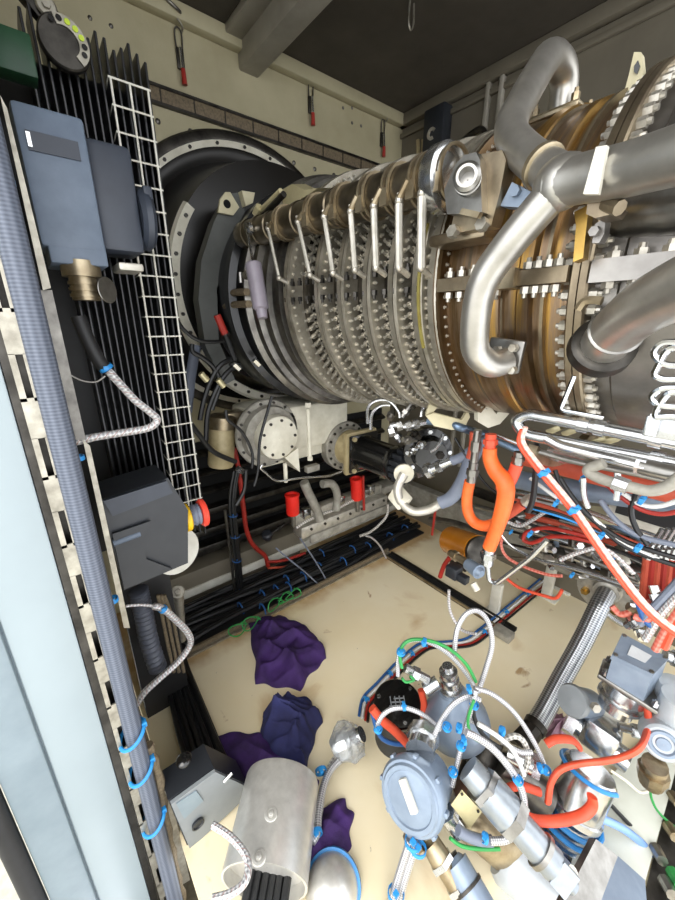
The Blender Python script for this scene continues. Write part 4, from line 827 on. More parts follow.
# pipes below the gearbox
for i, (s, r) in enumerate((('304,482 308,492 316,508 320,520', .024), ('322,484 332,484 337,494 336,510', .022))):
    pt = cr(q('x.48', s), 6); ob('grey_elbow', MB().tube(pt, r, 12), 'cast_grey', None, 'grey dirty drain elbow under the gearbox, '+('the left one', 'the right one')[i], 'pipe')
ob('thin_pipe', MB().tube(fil(q('x.62', '262,465 260,468 276,482 300,478 330,476 345,470'), .03), .0045, 8), 'steel_bright', None, 'thin silver pipe running under both gearbox covers', 'pipe')
ob('short_stub', MB().cyl(*q('x.6', '285,463 286,482'), .009, n=10), 'cast_cream', None, 'cream drain stub hanging below the left round cover', 'pipe')
# oil filter canister left of the gearbox
t = thing('filter_canister', 'tan metal filter canister left of the gearbox in the shade', 'filter', at('x', .42, 220, 466)); a = at('x', .42, 221, 466); b = at('x', .42, 222, 428); m_ = MB(); m_.lathe(a, b-a, [(0, .001), (0, .05), (.01, .055), ((b-a).length-.01, .055), ((b-a).length, .05), ((b-a).length, .001)], 28); ob('bowl', m_, 'cast_tan', t)
m_ = MB(); m_.lathe(b, b-a, [(0, .058), (.05, .058), (.06, .04), (.06, .001)], 28); m_.box(b+V((.0, .06, .04)), (.06, .08, .05), bev=.008); ob('head', m_, 'steel_warm', t)
# black cables in front of the intake
for i, (s, r) in enumerate((('176,318 184,330 198,340 214,342 226,340', .007), ('192,344 193,352 203,358 214,368 220,384 212,410', .009), ('236,358 222,364 212,378 204,400 200,420', .010), ('240,364 228,372 218,386 208,412 206,440', .010), ('188,420 200,436 214,452 236,462', .010), ('226,410 228,420 242,432 252,452 252,468', .006), ('272,396 268,410 260,440 258,470 254,486', .006), ('246,470 244,490 236,505', .008))):
    ob('black_hose', MB().tube(cr(q('x.66' if i > 4 else 'x.52', s), 6), r, 8), 'wire_black', None, 'black hose looping in front of the dark intake and gearbox', 'hose', 'black hoses by the intake')
for i, s in enumerate(((204, 377), (221, 383))):
    p = at('x', .535, *s); m_ = MB(); d = V((0, -.6, .8)); m_.cyl(p-d*.018, p+d*.018, .012, n=10); ob('hose_ferrule', m_, 'nameplate', None, 'cream ferrule on a black hose in the lower intake', 'ferrule', 'cream hose ferrules')
m_ = MB(); a, b = at('x', .6, 217, 315), at('x', .6, 225, 334); m_.cyl(a, b, .013, n=10); rr = ob('red_sleeve', m_, 'red_rubber', None, 'short red sleeve on a cable inside the intake', 'sleeve')
m_ = MB(); a, b = b, at('x', .6, 235, 360); m_.cyl(a, b, .010, n=10); m_.sphere(a, .013, nu=10, nv=8); ob('sleeved_cable', m_, 'wire_black', None, 'black cable below the short red sleeve', 'cable')
for i, s in enumerate(((237, 366), (240, 470), (257, 362))): p = at('x', .62, *s); m_ = MB(); m_.cyl(p-V((0, .01, -.01)), p+V((0, .01, -.01)), .013, .013, 6); ob('silver_nut', m_, 'steel_bright', None, 'silver hose nut near the bottom of the intake', 'nut', 'silver hose nuts')
# red caps
for i, (s, e, lb) in enumerate((((293, 514), (292, 494), 'left one, beside the black pressure switch'), ((357, 499), (356, 478), 'right one, under the starter adaptor'))):
    a, b = at('x', .46, *s), at('x', .46, *e); t = thing('red_plug', 'bright red plastic cap on a valve block stem, '+lb, 'cap', a, 'red plastic caps')
    L = (b-a).length; ob('cap_body', MB().lathe(a, b-a, [(0, .001), (0, .030), (.006, .034), (L-.012, .034), (L-.01, .037), (L-.002, .037), (L, .034), (L, .028), (L-.012, .026), (L-.012, .001)], 28), 'red_plastic', t)
    ob('stem', MB().cyl(a-(b-a)*.6, a, .013, n=12), 'steel', t)
ob('red_tube', MB().cyl(*q('x.48', '363,476 364,510'), .008, n=8), 'red_rubber', None, 'slim red tube standing beside the right red cap', 'tube')
# valve block on the skid
vb = thing('valve_block', 'long silver valve manifold block along the skid behind the floor tray', 'manifold', at('x', .42, 345, 545))
yA, yB = at('x', .45, 302, 525).y, at('x', .45, 388, 505).y; zA = at('x', .45, 302, 535).z; 
m_ = MB(); m_.box((.40, (yA+yB)/2, zA), (.09, yB-yA, .07), bev=.008); m_.box((.36, (yA+yB)/2, zA+.06), (.06, yB-yA, .06), bev=.008); ob('block_body', m_, 'galv_bright', vb)
m_ = MB(); m_.box((.45, (yA+yB)/2+.02, zA-.05), (.02, yB-yA-.06, .05), bev=.006); fbar = ob('front_bar', m_, 'cast_grey', vb)
for i in range(7): ob('block_bolt', MB().bolt((.446, yA+.06+i*(yB-yA-.1)/6, zA+.012), AX, .008, .008), 'steel_dark', vb)
for i in range(3): y = yA+.05+i*.24; ob('port_lug', MB().box((.41, y, zA+.10), (.05, .045, .06), bev=.006), 'steel_bright', vb)
ob('braided_hose', MB().tube(cr(q('x.46', '296,528 305,522 320,515 336,509 352,501 366,496'), 6), .008, 10), 'braid_clamp', None, 'white and blue braided hose along the top of the valve block', 'hose')
ob('braided_hose', MB().tube(cr(q('x.5', '388,504 387,515 380,524 370,532 360,536'), 6), .008, 10), 'braid_clamp', None, 'beige braided hose looping off the right end of the valve block', 'hose')
ob('braided_hose', MB().tube(cr(q('x.5', '366,536 372,538 380,546 386,558'), 6), .006, 8), 'braid_white', None, 'white braided cable end hanging to the start of the floor channel', 'cable')
for i, s in enumerate(('276,548 290,560 305,572 318,584', '300,538 312,556 322,572 326,580')): ob('grey_wire', MB().tube(cr(q('x.44', s), 5), .0045, 6), 'hose_grey_blue', None, 'grey wire crossing from the skid down to the floor tray, '+('long one', 'short one')[i], 'wire')
m_ = MB(); m_.box((.30, at('x', .3, 375, 475).y, at('x', .3, 375, 490).z), (.1, .6, .05), bev=.004); ob('skid_rail', m_, 'cast_grey', None, 'grey skid rail under the starter motor', 'rail')
for x, y in ((2.1, 1.5),): ob('support_leg', MB().box((x, y-.25, 1.36), (.10, .6, .05)).box((x, y, (ZF+1.36)/2), (.09, .07, 1.36-ZF)), 'steel_dark', tb)
pb_ = thing('oil_pump', 'black pump body with hex studs behind the near end of the starter motor', 'pump', at('t', 1.5, 432, 480))
e = at('t', 1.45, 428, 452); m_ = MB(); m_.lathe(e, (.8, -.6, 0), [(-.12, .001), (-.12, .07), (-.03, .08), (-.028, .095), (.0, .095), (.004, .07), (.05, .06), (.05, .001)], 20); pbd = ob('pump_body', m_, 'black_gloss', pb_)
for i in range(8): g = i*PI/4; fa, fb = frame(V((.8, -.6, 0))); ob('stud', MB().bolt(e+fa*(.083*math.cos(g))+fb*(.083*math.sin(g)), (.8, -.6, 0), .009, .012), 'steel_bright', pbd)
m_ = MB(); a = at('y', 1.9, 430, 500); m_.box((1.25, 1.9, a.z), (1.9, .07, .14), bev=.006); ob('skid_beam', m_, 'cast_grey', None, 'long grey skid beam behind the fuel rack and amber cylinder', 'beam')
# ---------------- long pipes under the hot casing ----------------
def pipe(name, mt, r, pl, s, label, cat='pipe', group=None, rad=.05, n=12, sm=False, flat=1):
    pts = q(pl, s); return ob(name, MB().tube(cr(pts, 6) if sm else fil(pts, rad, 6), r, n, flat=flat), mt, None, label, cat, group)
rl = thing('twin_rail_pipe', 'bright silver hairpin pipe pair under the bronze casing running to the right edge', 'pipe', at('y', .80, 590, 440))
path = fil(q('y.80', '710,450 600,428 528,414 515,420 524,434 600,449 710,470'), .03, 7); ob('pipe_run', MB().tube(path, .0125, 16), 'steel_bright', rl)
for s, e in (((579, 424), (590, 426)), ((596, 427), (606, 429)), ((651, 438), (664, 441)), ((650, 459), (664, 462))): ob('union', MB().cyl(*q('y.80', '%d,%d %d,%d' % (s+e)), .0165, n=14), 'steel_bright', rl)
pipe('silver_pipe', 'steel_bright', .0095, 'y.74', '546,438 560,446 645,467', 'silver pipe sloping under the twin rail to a thick grey sleeve')
pipe('pipe_sleeve', 'steel', .0135, 'y.74', '640,466 690,478', 'thick grey sleeve end on the silver pipe at the right edge', 'sleeve')
m_ = MB(); m_.cyl(*q('y.74', '636,465 646,467'), .014, .014, 6); ob('union_nut', m_, 'steel_bright', None, 'hex nut joining the silver pipe to the thick grey sleeve', 'nut')
pipe('clamped_pipe', 'cast_grey', .009, 'y.70', '604,463 584,470 600,479 650,492 668,487 690,470', 'beige bent pipe hooking in front of the red pipe', rad=.025)
m_ = MB(); m_.cyl(*q('y.70', '614,482 628,487'), .013, .013, 8); ob('pipe_union', m_, 'steel_bright', None, 'silver union on the beige bent pipe', 'fitting')
pipe('red_pipe', 'pipe_red', .030, 'y1.15', '520,455 600,475 720,502', 'thick rust red pipe running behind the silver pipes')
pipe('grey_pipe', 'paint_blue_grey', .034, 'y1.3', '500,476 560,488 660,500 720,506', 'thick pale grey pipe running below the red pipe')
pipe('grey_beam', 'paint_wall_cream', .03, 'y1.4', '560,510 640,520 700,526', 'cream square pipe end below the pale grey pipe', n=4)
m_ = MB(); m_.box(at('y', 1.35, 672, 520), (.30, .04, .10), bev=.004); frl = ob('frame_rail', m_, 'paint_steel_white', None, 'white frame rail with a dark window at the right edge under the grey pipe', 'rail')
m_ = MB(); m_.box(at('y', 1.32, 672, 521), (.26, .015, .05)); ob('frame_slot', m_, 'black_rubber', frl)
pipe('thin_silver_pipe', 'steel_bright', .0055, 'y.85', '498,436 540,452 560,460', 'thin silver pipe between the blue steel pipe and the silver rails')
pipe('thin_silver_pipe', 'steel', .006, 'y.78', '540,452 575,462 640,474 690,486', 'thin silver pipe just above the thick red pipe')
m_ = MB()
for s in ((556, 429), (572, 431), (600, 440), (611, 440)): m_ = MB(); m_.box(at('y', .84, *s), (.03, .03, .012), rot=Matrix.Rotation(-.6, 3, 'Y'), bev=.002); ob('foil_tab', m_, 'nameplate', None, 'small cream metal tab between the twin silver rails', 'tab', 'cream tabs between the rails')
# orange hoses
def hose(s, r, label, mt='orange_hose', pl='y.85', bul=0):
    p = cr(q(pl, s), 7); return ob('orange_hose', MB().tube(p, (lambda t: r*(1+bul*math.sin(PI*t)**2)) if bul else r, 14), mt, None, label, 'hose')
hose('470,481 467,497 468,512 474,522 484,526 494,524', .0145, 'bright orange hose bent in a U left of the thick orange hose')
hose('490,448 490,458 495,470 503,480 506,492 502,512 496,530 489,548', .0165, 'thick bright orange hose running down to the silver bent tube', bul=.25, pl='y.82')
hose('517,464 513,475 508,484 500,490', .014, 'short orange hose joining the thick orange hose from the right', 'orange_red', 'y.84')
hose('474,432 473,446 470,458', .012, 'dark orange hose behind the small silver connector', 'pipe_red', 'y.95')
hose('523,504 512,512 500,520 490,528', .013, 'pinkish red hose sloping behind the thick orange hose', 'pipe_red', 'y.95')
def ferr(s, e, r, label, pl='y.84', mt='steel'):
    a, b = q(pl, '%g,%g %g,%g' % (s+e)); m = MB(); m.cyl(a, b, r, r, 12); m.cyl(a+(b-a)*.35, a+(b-a)*.65, r*1.3, r*1.3, 6); return ob('hose_coupling', m, mt, None, label, 'coupling')
ferr((474, 462), (471, 482), .012, 'silver coupling at the top of the U bent orange hose'); ferr((491, 434), (490, 450), .013, 'red topped silver coupling above the thick orange hose', 'y.82', 'orange_red'); ferr((519, 452), (517, 466), .011, 'silver coupling above the short orange hose')
ferr((489, 546), (487, 564), .015, 'silver swivel coupling at the lower end of the thick orange hose', 'y.82', 'steel_bright'); ferr((478, 430), (474, 462), .010, 'long silver coupling between the grey hoses and the orange hose')
ferr((524, 503), (533, 497), .012, 'white coupling on the upper end of the pinkish red hose', 'y.94', 'galv_bright')
pipe('bent_tube', 'steel_bright', .0062, 'y.84', '487,560 489,580 496,584 530,558 547,540', 'shiny bent tube rising right from the orange hose coupling', rad=.02, n=10)
# red and white conduit pair
for i, dx in enumerate((-1.9, 1.9)):
    s = ' '.join('%g,%g' % (a+dx, b-dx*.6) for a, b in ((524, 428), (521, 442), (534, 462), (572, 508), (612, 565), (650, 612), (690, 642))); ob('red_conduit', MB().tube(cr(q('y.70', s), 6), .0043, 10), ('orange_red', 'braid_pink')[i], None, ('plain red', 'pink braided')[i]+' conduit of the pair running diagonally down to the right edge', 'conduit')
for s, e, l in (((574, 510), (580, 517), 'middle'), ((544, 473), (547, 477), 'upper part')): a, b = q('y.70', '%d,%d %d,%d' % (s+e)); tie(a, b-a, .0105, 'blue cable tie around the '+l+' of the diagonal red conduit pair', None, .012)
# amber filter unit
am = thing('amber_cylinder', 'glossy amber cylinder with grey end cap lying on the floor frame', 'cylinder', at('y', 1.25, 462, 560))
a, b = at('y', 1.30, 451, 540), at('y', 1.22, 478, 551); m_ = MB(); L = (b-a).length; m_.lathe(a, b-a, [(0, .001), (0, .055), (.008, .062), (L, .062), (L, .001)], 32); ob('barrel', m_, 'amber_paint', am)
m_ = MB(); m_.lathe(b, b-a, [(0, .055), (.004, .060), (.018, .060), (.024, .05), (.026, .001)], 32); ob('end_cap', m_, 'steel_dark', am); ob('foot', MB().box((a+b)/2+V((0, 0, -.075)), (.08, .06, .05), bev=.004), 'steel_dark', am)
va = thing('brass_valve', 'small brass and grey valve assembly in front of the amber cylinder', 'valve', at('y', 1.12, 462, 585))
m_ = MB(); a, b = at('y', 1.12, 450, 553), at('y', 1.1, 466, 562); m_.cyl(a, b, .014, n=12); m_.cyl(a+(b-a)*.2, a+(b-a)*.45, .02, .02, 6); ob('brass_body', m_, 'steel_warm', va)
m_ = MB(); a, b = at('y', 1.1, 468, 564), at('y', 1.08, 479, 572); m_.cyl(a, b, .022, .026, 14); m_.cyl(b, b+(b-a)*.25, .02, .012, 14); ob('grey_knob', m_, 'paint_blue_grey', va)
m_ = MB(); m_.box(at('y', 1.13, 454, 571), (.05, .05, .05), bev=.006); m_.box(at('y', 1.13, 462, 578), (.05, .03, .03), bev=.004); ob('black_block', m_, 'black_plastic', va)
m_ = MB(); a = at('y', 1.08, 473, 583); m_.cyl(a, a+V((.02, 0, -.02)), .012, n=12); ob('white_plug', m_, 'cast_cream', va)
ob('handle', MB().tube(cr(q('y1.14', '450,557 444,566 440,577'), 5), .009, 10), 'red_rubber', va)
# support legs on the floor
for i, (tp_p, bt, l) in enumerate((((498, 583), (494, 613), 'left one, below the shiny bent tube'), ((553, 548), (549, 598), 'middle one, beside the floor wires'), ((566, 552), (563, 590), 'right one, close behind the middle leg'))):
    b = at('z', ZF, *bt); a = at('y', b.y, *tp_p); m = MB(); m.box((a+b)/2+V((0, 0, 0)), (.05, .03, (a-b).length), bev=.003); m.box(b+V((0, 0, .006)), (.09, .07, .012), bev=.003); ob('support_post', m, 'paint_steel_white', None, 'cream steel support post on the floor, '+l, 'post', 'cream support posts')
# floor wire bundle
wires = '486,668,z.13 478,640,z.12 498,622 520,604 546,580 560,566'
for i, (mt, dx, l) in enumerate((('wire_white', 0, 'white'), ('red_rubber', 3.2, 'red'), ('tie_dark_blue', -3, 'dark blue'), ('wire_black', 5.5, 'black'))):
    s = ' '.join('%g,%g' % (a+dx, b+dx*.7) for a, b in ((362, 718), (366, 700), (380, 685), (402, 662), (424, 645), (446, 644), (468, 641), (484, 630), (500, 617), (524, 597), (548, 577)))
    ob('floor_wire', MB().tube(cr(q('z%.3f' % (ZF+.012), s), 6), .0055, 8), mt, None, l+' wire of the floor bundle between the black detector and the cream posts', 'wire')
for s, e in (((484, 632), (486, 630)), ((506, 612), (508, 610)), ((528, 594), (530, 592)), ((412, 654), (415, 652)), ((390, 674), (392, 672)), ((426, 645), (430, 645)), ((366, 700), (367, 697))):
    a, b = q('z%.3f' % (ZF+.014), '%d,%d %d,%d' % (s+e)); tie(a, b-a, .015, 'blue cable tie on the wire bundle running over the cream floor', 'blue ties on the floor wires', .012)
# dense pipework between the posts and the turbine
rk = thing('fuel_rack', 'silver fuel valve rack with rows of pipes behind the cream posts', 'rack', at('y', 1.75, 600, 592))
m_ = MB(); a, b = at('y', 1.95, 500, 532), at('y', 1.95, 660, 580); m_.box((a+b)/2, (b.x-a.x+.2, .05, .06), bev=.004); ob('rack_bar', m_, 'cast_grey', rk)
m_ = MB(); a, b = at('y', 2.0, 480, 505), at('y', 2.0, 640, 535); m_.box((a+b)/2, (b.x-a.x+.2, .04, .05), bev=.004); ob('upper_bar', m_, 'steel_dark', rk)
rows = (('steel', .011, '476,506 520,518 600,545 670,575', 'upper silver'), ('pipe_red', .012, '500,510 560,524 620,545 680,566', 'upper red'), ('steel_bright', .009, '510,526 560,540 620,562 670,585', 'middle silver'), ('steel_mid', .012, '520,536 580,556 640,580 680,598', 'lower grey'), ('pipe_blue_steel', .011, '555,508 600,520 650,542 690,556', 'upper blue grey'), ('steel', .009, '560,520 610,535 660,556 690,566', 'second silver'), ('pipe_red', .010, '590,560 620,570 650,582 680,594', 'lower red'), ('steel_bright', .010, '575,548 610,558 640,570', 'short silver'))
for mt, r, s, l in rows: pipe('rack_pipe', mt, r, 'y1.45', s, l+' pipe along the fuel rack under the hot casing', sm=True, n=10)
# red loop wires
for s, l in (('523,539 527,532 545,528 570,532 600,540', 'upper strand'), ('523,540 532,543 550,537 575,538 604,546', 'lower strand')): pipe('red_cable', 'red_rubber', .006, 'y1.1', s, 'red cable loop in front of the fuel rack, '+l, 'cable', sm=True, n=8)
for s, l in (('503,536 501,545 506,556 520,565 545,574 562,576', 'upper'), ('506,578 520,588 545,596 556,598 562,590', 'lower')): pipe('red_cable', ('braid_redwhite', 'orange_red')[l == 'lower'], .006, 'y1.3', s, 'red cable sagging between the cream posts, '+l+' one', 'cable', sm=True, n=8)
rn = random.Random(9)
names = ('valve_body', 'pipe_fitting', 'solenoid_valve')
spots = [(519, 515), (530, 525), (541, 519), (530, 541), (545, 547), (559, 553), (570, 556), (583, 562), (575, 543), (590, 550), (548, 560), (512, 520), (600, 548), (565, 531), (608, 572), (580, 575), (622, 560), (634, 570), (645, 565), (655, 556), (598, 530), (626, 545), (642, 548), (660, 570)]
for i, (px, py) in enumerate(spots):
    y = 1.38+.05*(i % 4); p = at('y', y, px, py); t = thing('valve_fitting', 'small silver valve fitting with hex nuts on the crowded fuel rack', 'valve', p, 'valve fittings on the fuel rack')
    d = V((rn.uniform(.3, 1), rn.uniform(-.6, -.1), rn.uniform(-.4, .5))).normalized(); m = MB(); m.box(p, (.035, .03, .035), rot=rot_to(d), bev=.004); ob('body', m, ('steel', 'galv_bright', 'steel_dark')[i % 3], t)
    m = MB(); m.cyl(p+d*.015, p+d*.045, .012, .012, 6); ob('hex_nut', m, 'steel_bright', t); m = MB(); m.cyl(p-d*.05, p-d*.015, .009, .009, 10); ob('stub', m, ('brass', 'steel', 'paint_blue_grey')[i % 3], t)
# assorted signal wires through the rack
wl = (('wire_white', .0045, '530,478 560,500 590,516 620,540 660,560', 'white'), ('wire_black', .0055, '555,470 562,486 580,508 604,528 632,544 690,562', 'black'), ('wire_black', .0055, '560,478 575,500 596,522 628,548 690,570', 'second black'), ('wire_black', .006, '637,492 631,510 636,528 648,545', 'short black'), ('hose_grey_blue', .006, '600,500 616,520 640,536 690,548', 'grey blue'), ('wire_white', .005, '604,482 624,494 640,504 660,506 690,496', 'bright white'), ('red_rubber', .005, '606,484 622,498 642,510 664,514 690,508', 'dark red'), ('wire_black', .0035, '455,438 470,462 490,488 520,504 560,514 600,532', 'thin black'), ('hose_blue', .0035, '520,505 545,512 570,520 600,532', 'thin blue'))
for mt, r, s, l in wl: pipe('signal_cable', mt, r, 'y.95', s, l+' signal cable draped across the fuel pipes under the turbine', 'cable', sm=True, n=8)
for i, s in enumerate(((556, 503), (601, 536), (618, 494), (638, 548), (583, 478), (642, 500), (530, 534), (543, 545), (511, 532), (572, 575), (612, 560), (570, 512), (598, 526), (630, 545))):
    p = at('y', .93 if i < 7 else 1.25, *s); tie(p, (1, .2, -.4), .010, 'blue cable tie among the cables and pipes of the fuel rack', 'blue ties in the fuel rack', .010)
# vertical red hoses at the right edge
for i in range(6):
    x = 646+i*6; pipe('red_hose', ('pipe_red', 'red_rubber')[i % 2], .011, 'y1.15', '%d,556 %d,575 %d,606' % (x+2, x, x-3), 'dark red hose dropping from the row of silver nuts at the right edge', 'hose', 'dark red hoses at the right edge', sm=True, n=10)
    m_ = MB(); a = at('y', 1.15, x+2, 558); m_.cyl(a, a+V((0, 0, .03)), .014, .014, 6); m_.cyl(a+V((0, 0, .03)), a+V((.01, 0, .09)), .006, n=8); ob('hose_nut', m_, 'steel_bright', None, 'silver hose nut on top of a dark red hose at the right edge', 'nut', 'silver nuts on the red hoses')
for i, (s, mt) in enumerate((('705,560 683,590 663,612 645,640', 'braid_white'), ('705,575 687,600 668,626 655,650', 'braid_redwhite'), ('705,545 679,580 655,606 640,624', 'hose_grey_blue'), ('690,600 676,622 664,648', 'orange_red'), ('638,600 644,618 652,626', 'tie_dark_blue'), ('634,616 645,620 658,612', 'braid_redwhite'))):
    pipe('edge_cable', mt, .0085, 'y1.05', s, ('white braided', 'pink braided', 'grey', 'orange red', 'short dark blue', 'short pink braided')[i]+' cable in the tangle above the grey junction box', 'cable', sm=True, n=8)
for i, s in enumerate(((634, 622), (640, 612), (645, 606), (652, 618), (658, 598), (663, 612), (640, 629), (668, 604))):
    p = at('y', 1.1, *s); d = V((rn.uniform(-1, 1), -.3, rn.uniform(-1, 1))).normalized(); m_ = MB(); m_.cyl(p-d*.03, p+d*.03, .011, .011, 8); m_.cyl(p-d*.01, p+d*.012, .017, .017, 6); ob('cable_gland', m_, ('steel_bright', 'steel_warm')[i % 2], None, 'silver cable gland in the tangle above the grey junction box', 'gland', 'glands above the junction box')

# more of the crowded pipework under the hot casing
braid_done = True
extra = (('steel_bright', .006, 'y1.3', '492,520 510,545 540,560 580,570 640,590', 'thin silver pipe weaving between the cream posts'),
 ('pipe_red', .007, 'y1.2', '500,498 540,505 580,520 640,545 690,560', 'thin red pipe under the pale grey pipe'),
 ('steel_bright', .007, 'y1.2', '505,490 545,498 590,512 640,532 690,548', 'bright thin pipe under the pale grey pipe'),
 ('wire_black', .006, 'y1.25', '508,515 540,528 580,540 620,552 660,570', 'black cable behind the red cable loop'),
 ('braid_white', .006, 'y1.15', '508,522 520,526 532,520 545,512', 'white braided cable curving to the pinkish red hose'),
 ('braid_white', .006, 'y1.1', '560,560 580,552 600,548 616,556 634,574', 'white braided cable between the red loop and the flange'),
 ('steel', .014, 'y1.5', '560,562 600,576 640,592 690,606', 'dull silver pipe just above the bolted flange'),
 ('steel', .012, 'y1.55', '530,548 560,556 600,566', 'dull silver pipe behind the right cream post'),
 ('braid_redwhite', .008, 'y1.1', '612,606 620,614 630,612 642,602', 'pink braided hose joining the flexible hose flange'),
 ('steel_bright', .006, 'y.9', '583,478 584,495 588,508', 'short upright silver tube hanging from the rail pipes'),
 ('steel_bright', .006, 'y.9', '617,470 618,486 616,500', 'second upright silver tube hanging from the rail pipes'),
 ('wire_black', .007, 'y.9', '537,440 536,468 533,498 528,512', 'black cable hanging beside the short orange hose'),
 ('braid_white', .005, 'y.95', '449,590 449,604 452,616 462,630 476,634', 'grey white cable falling from the brass valve to the floor'),
 ('steel_mid', .018, 'y1.6', '430,520 450,522 475,530 500,540', 'dirty steel pipe behind the amber cylinder'),
 ('red_rubber', .006, 'y1.35', '436,505 434,520 432,535', 'thin red upright tube left of the amber cylinder'))
for mt, r, pl, s, l in extra: pipe('rack_line', mt, r, pl, s, l, 'pipe' if 'pipe' in l else 'cable', sm=True, n=9)

rn = random.Random(21)
cols = ('steel', 'wire_white', 'pipe_red', 'steel_bright', 'wire_black', 'braid_pink', 'galv_bright')
for i in range(22):
    y0 = 498+i*2.6; a = 488+rn.uniform(0, 60); pts = []
    for k in range(5): pts.append('%g,%g' % (a+(692-a)*k/4, y0+(k*12)+rn.uniform(-5, 5)))
    pipe('rack_line', cols[i % 7], .004+.0035*rn.random(), 'y%.2f' % (1.5+.3*rn.random()), ' '.join(pts), 'slender line among the crowded pipe rows behind the red cables under the hot casing', 'line', 'slender lines in the fuel rack', sm=True, n=8)
# ---------------- foreground instruments ----------------
T = lambda s, t: at('t', t, *s)
def chain(mb_list_par, name, a, b, secs, mt, n=20):
    """stack of round sections between two points: (from, to, radius0, radius1, sides)"""
    m = MB(); d = b-a
    for f0, f1, r0, r1, k in secs: m.cyl(a+d*f0, a+d*f1, r0, r1, k)
    return ob(name, m, mt, mb_list_par)
# black detector
c = at('z', .30, 398, 703); dt = thing('flame_detector', 'black round detector head with white marks standing on the cream floor', 'detector', (c.x, c.y, ZF))
tl_ = V((.10, -.12, 1)).normalized()
m_ = MB(); m_.lathe(V((c.x-.012, c.y+.014, ZF)), V((c.x, c.y, .285))-V((c.x-.012, c.y+.014, ZF)), [(0, .001), (0, .075), (.08, .072), (.10, .068), (.185, .068), (.19, .001)], 32); ob('base_body', m_, 'black_plastic', dt)
tdc = ob('top_disc', MB().lathe(c, tl_, [(-.022, .001), (-.022, .080), (-.016, .084), (0, .084), (.005, .080), (.005, .001)], 40), 'black_gloss', dt)
R3 = rot_to(tl_, V((.6, .8, 0)))
for i in range(3): g = i*2*PI/3+.7; ob('screw', MB().bolt(c+R3 @ V((.068*math.cos(g), .068*math.sin(g), .004)), tl_, .007, .003, 8), 'steel_bright', tdc)
m_ = MB()
for k in range(3): m_.box(c+R3 @ V((-.004+k*.004, .012*(k-1), .006)), (.055-.01*k, .004, .002), R3)
for k in range(4): m_.box(c+R3 @ V((-.025+k*.016, .0, .006)), (.003, .04, .002), R3)
ob('printed_mark', m_, 'grey_plastic', tdc)
pipe('orange_hose', 'orange_red', .011, 't1.22', '421,690 424,704 423,716', 'orange hose behind the black detector head', 'hose', sm=True)
pipe('orange_hose', 'orange_red', .014, 't1.2', '372,708 382,720 394,730 408,744', 'orange hose crossing in front of the black detector head', 'hose', sm=True)
pipe('blue_hose', 'tie_dark_blue', .007, 't1.2', '372,712 380,736 396,744 412,742 422,732', 'thin blue tube looping under the black detector head', 'tube', sm=True)
# plastic wrapped connector
c = at('z', .20, 349, 742); pc = thing('wrapped_connector', 'cable connector wrapped in clear plastic lying on the floor by the rags', 'connector', (c.x, c.y, ZF))
m_ = MB(); m_.cyl(T((336, 748), 1.27), T((362, 734), 1.25), .03, .024, 14); m_.cyl(T((340, 746), 1.26), T((348, 742), 1.26), .038, .038, 10); ob('connector_body', m_, 'steel_bright', pc)
m_ = MB(); m_.sphere(T((348, 741), 1.26), .064, (1.0, .85, .8), nu=18, nv=12)
m_.v = [v+V((.006*math.sin(v.x*140+v.z*90), .006*math.sin(v.y*150), .006*math.sin(v.x*120+v.y*130))) for v in m_.v]; ob('plastic_bag', m_, 'plastic_wrap', pc)
pipe('braided_cable', 'braid_silver', .011, 'z.17', '344,757 332,768 324,785 319,810 317,832 312,842', 'white braided cable from the plastic wrapped connector down past the silver can', 'cable', sm=True)
pipe('braided_cable', 'braid_clamp', .008, 'z.16', '338,754 330,766 325,780 322,800 318,825', 'grey braided cable running beside the white one at the plastic wrapped connector', 'cable', sm=True)
for s, l in (((321, 771), 'upper'), ((316, 833), 'lower')): tie(at('z', .17, *s), (.75, -.35, 0), .018, 'blue cable tie on the cables right of the silver can, '+l+' one', None, .014)
# pale blue grey conical transmitter
ct = thing('junction_cone', 'pale blue grey conical junction housing with chrome gland behind the black detector', 'housing', T((452, 722), 1.22))
a, b = T((456, 722), 1.20), T((449, 676), 1.16); d = b-a
m_ = MB(); m_.lathe(a, d, [(-.02, .001), (-.02, .10), (0, .105), (.03, .100), (.10, .055), (.125, .042), (.13, .001)], 32); ob('housing', m_, 'paint_blue_grey', ct)
m_ = MB(); m_.lathe(a, d, [(.12, .034), (.14, .036), (.142, .028), (.155, .03), (.17, .03), (.172, .024), (.185, .028), (.20, .028), (.202, .018), (.22, .016), (.22, .001)], 20); ob('gland', m_, 'steel_bright', ct)
m_ = MB(); m_.cyl(T((425, 690), 1.13), T((438, 682), 1.13), .02, n=14); m_.cyl(T((405, 668), 1.13), T((428, 680), 1.13), .014, n=10); m_.cyl(T((412, 672), 1.13), T((418, 675), 1.13), .02, .02, 6); ob('side_gland', m_, 'steel_bright', ct)
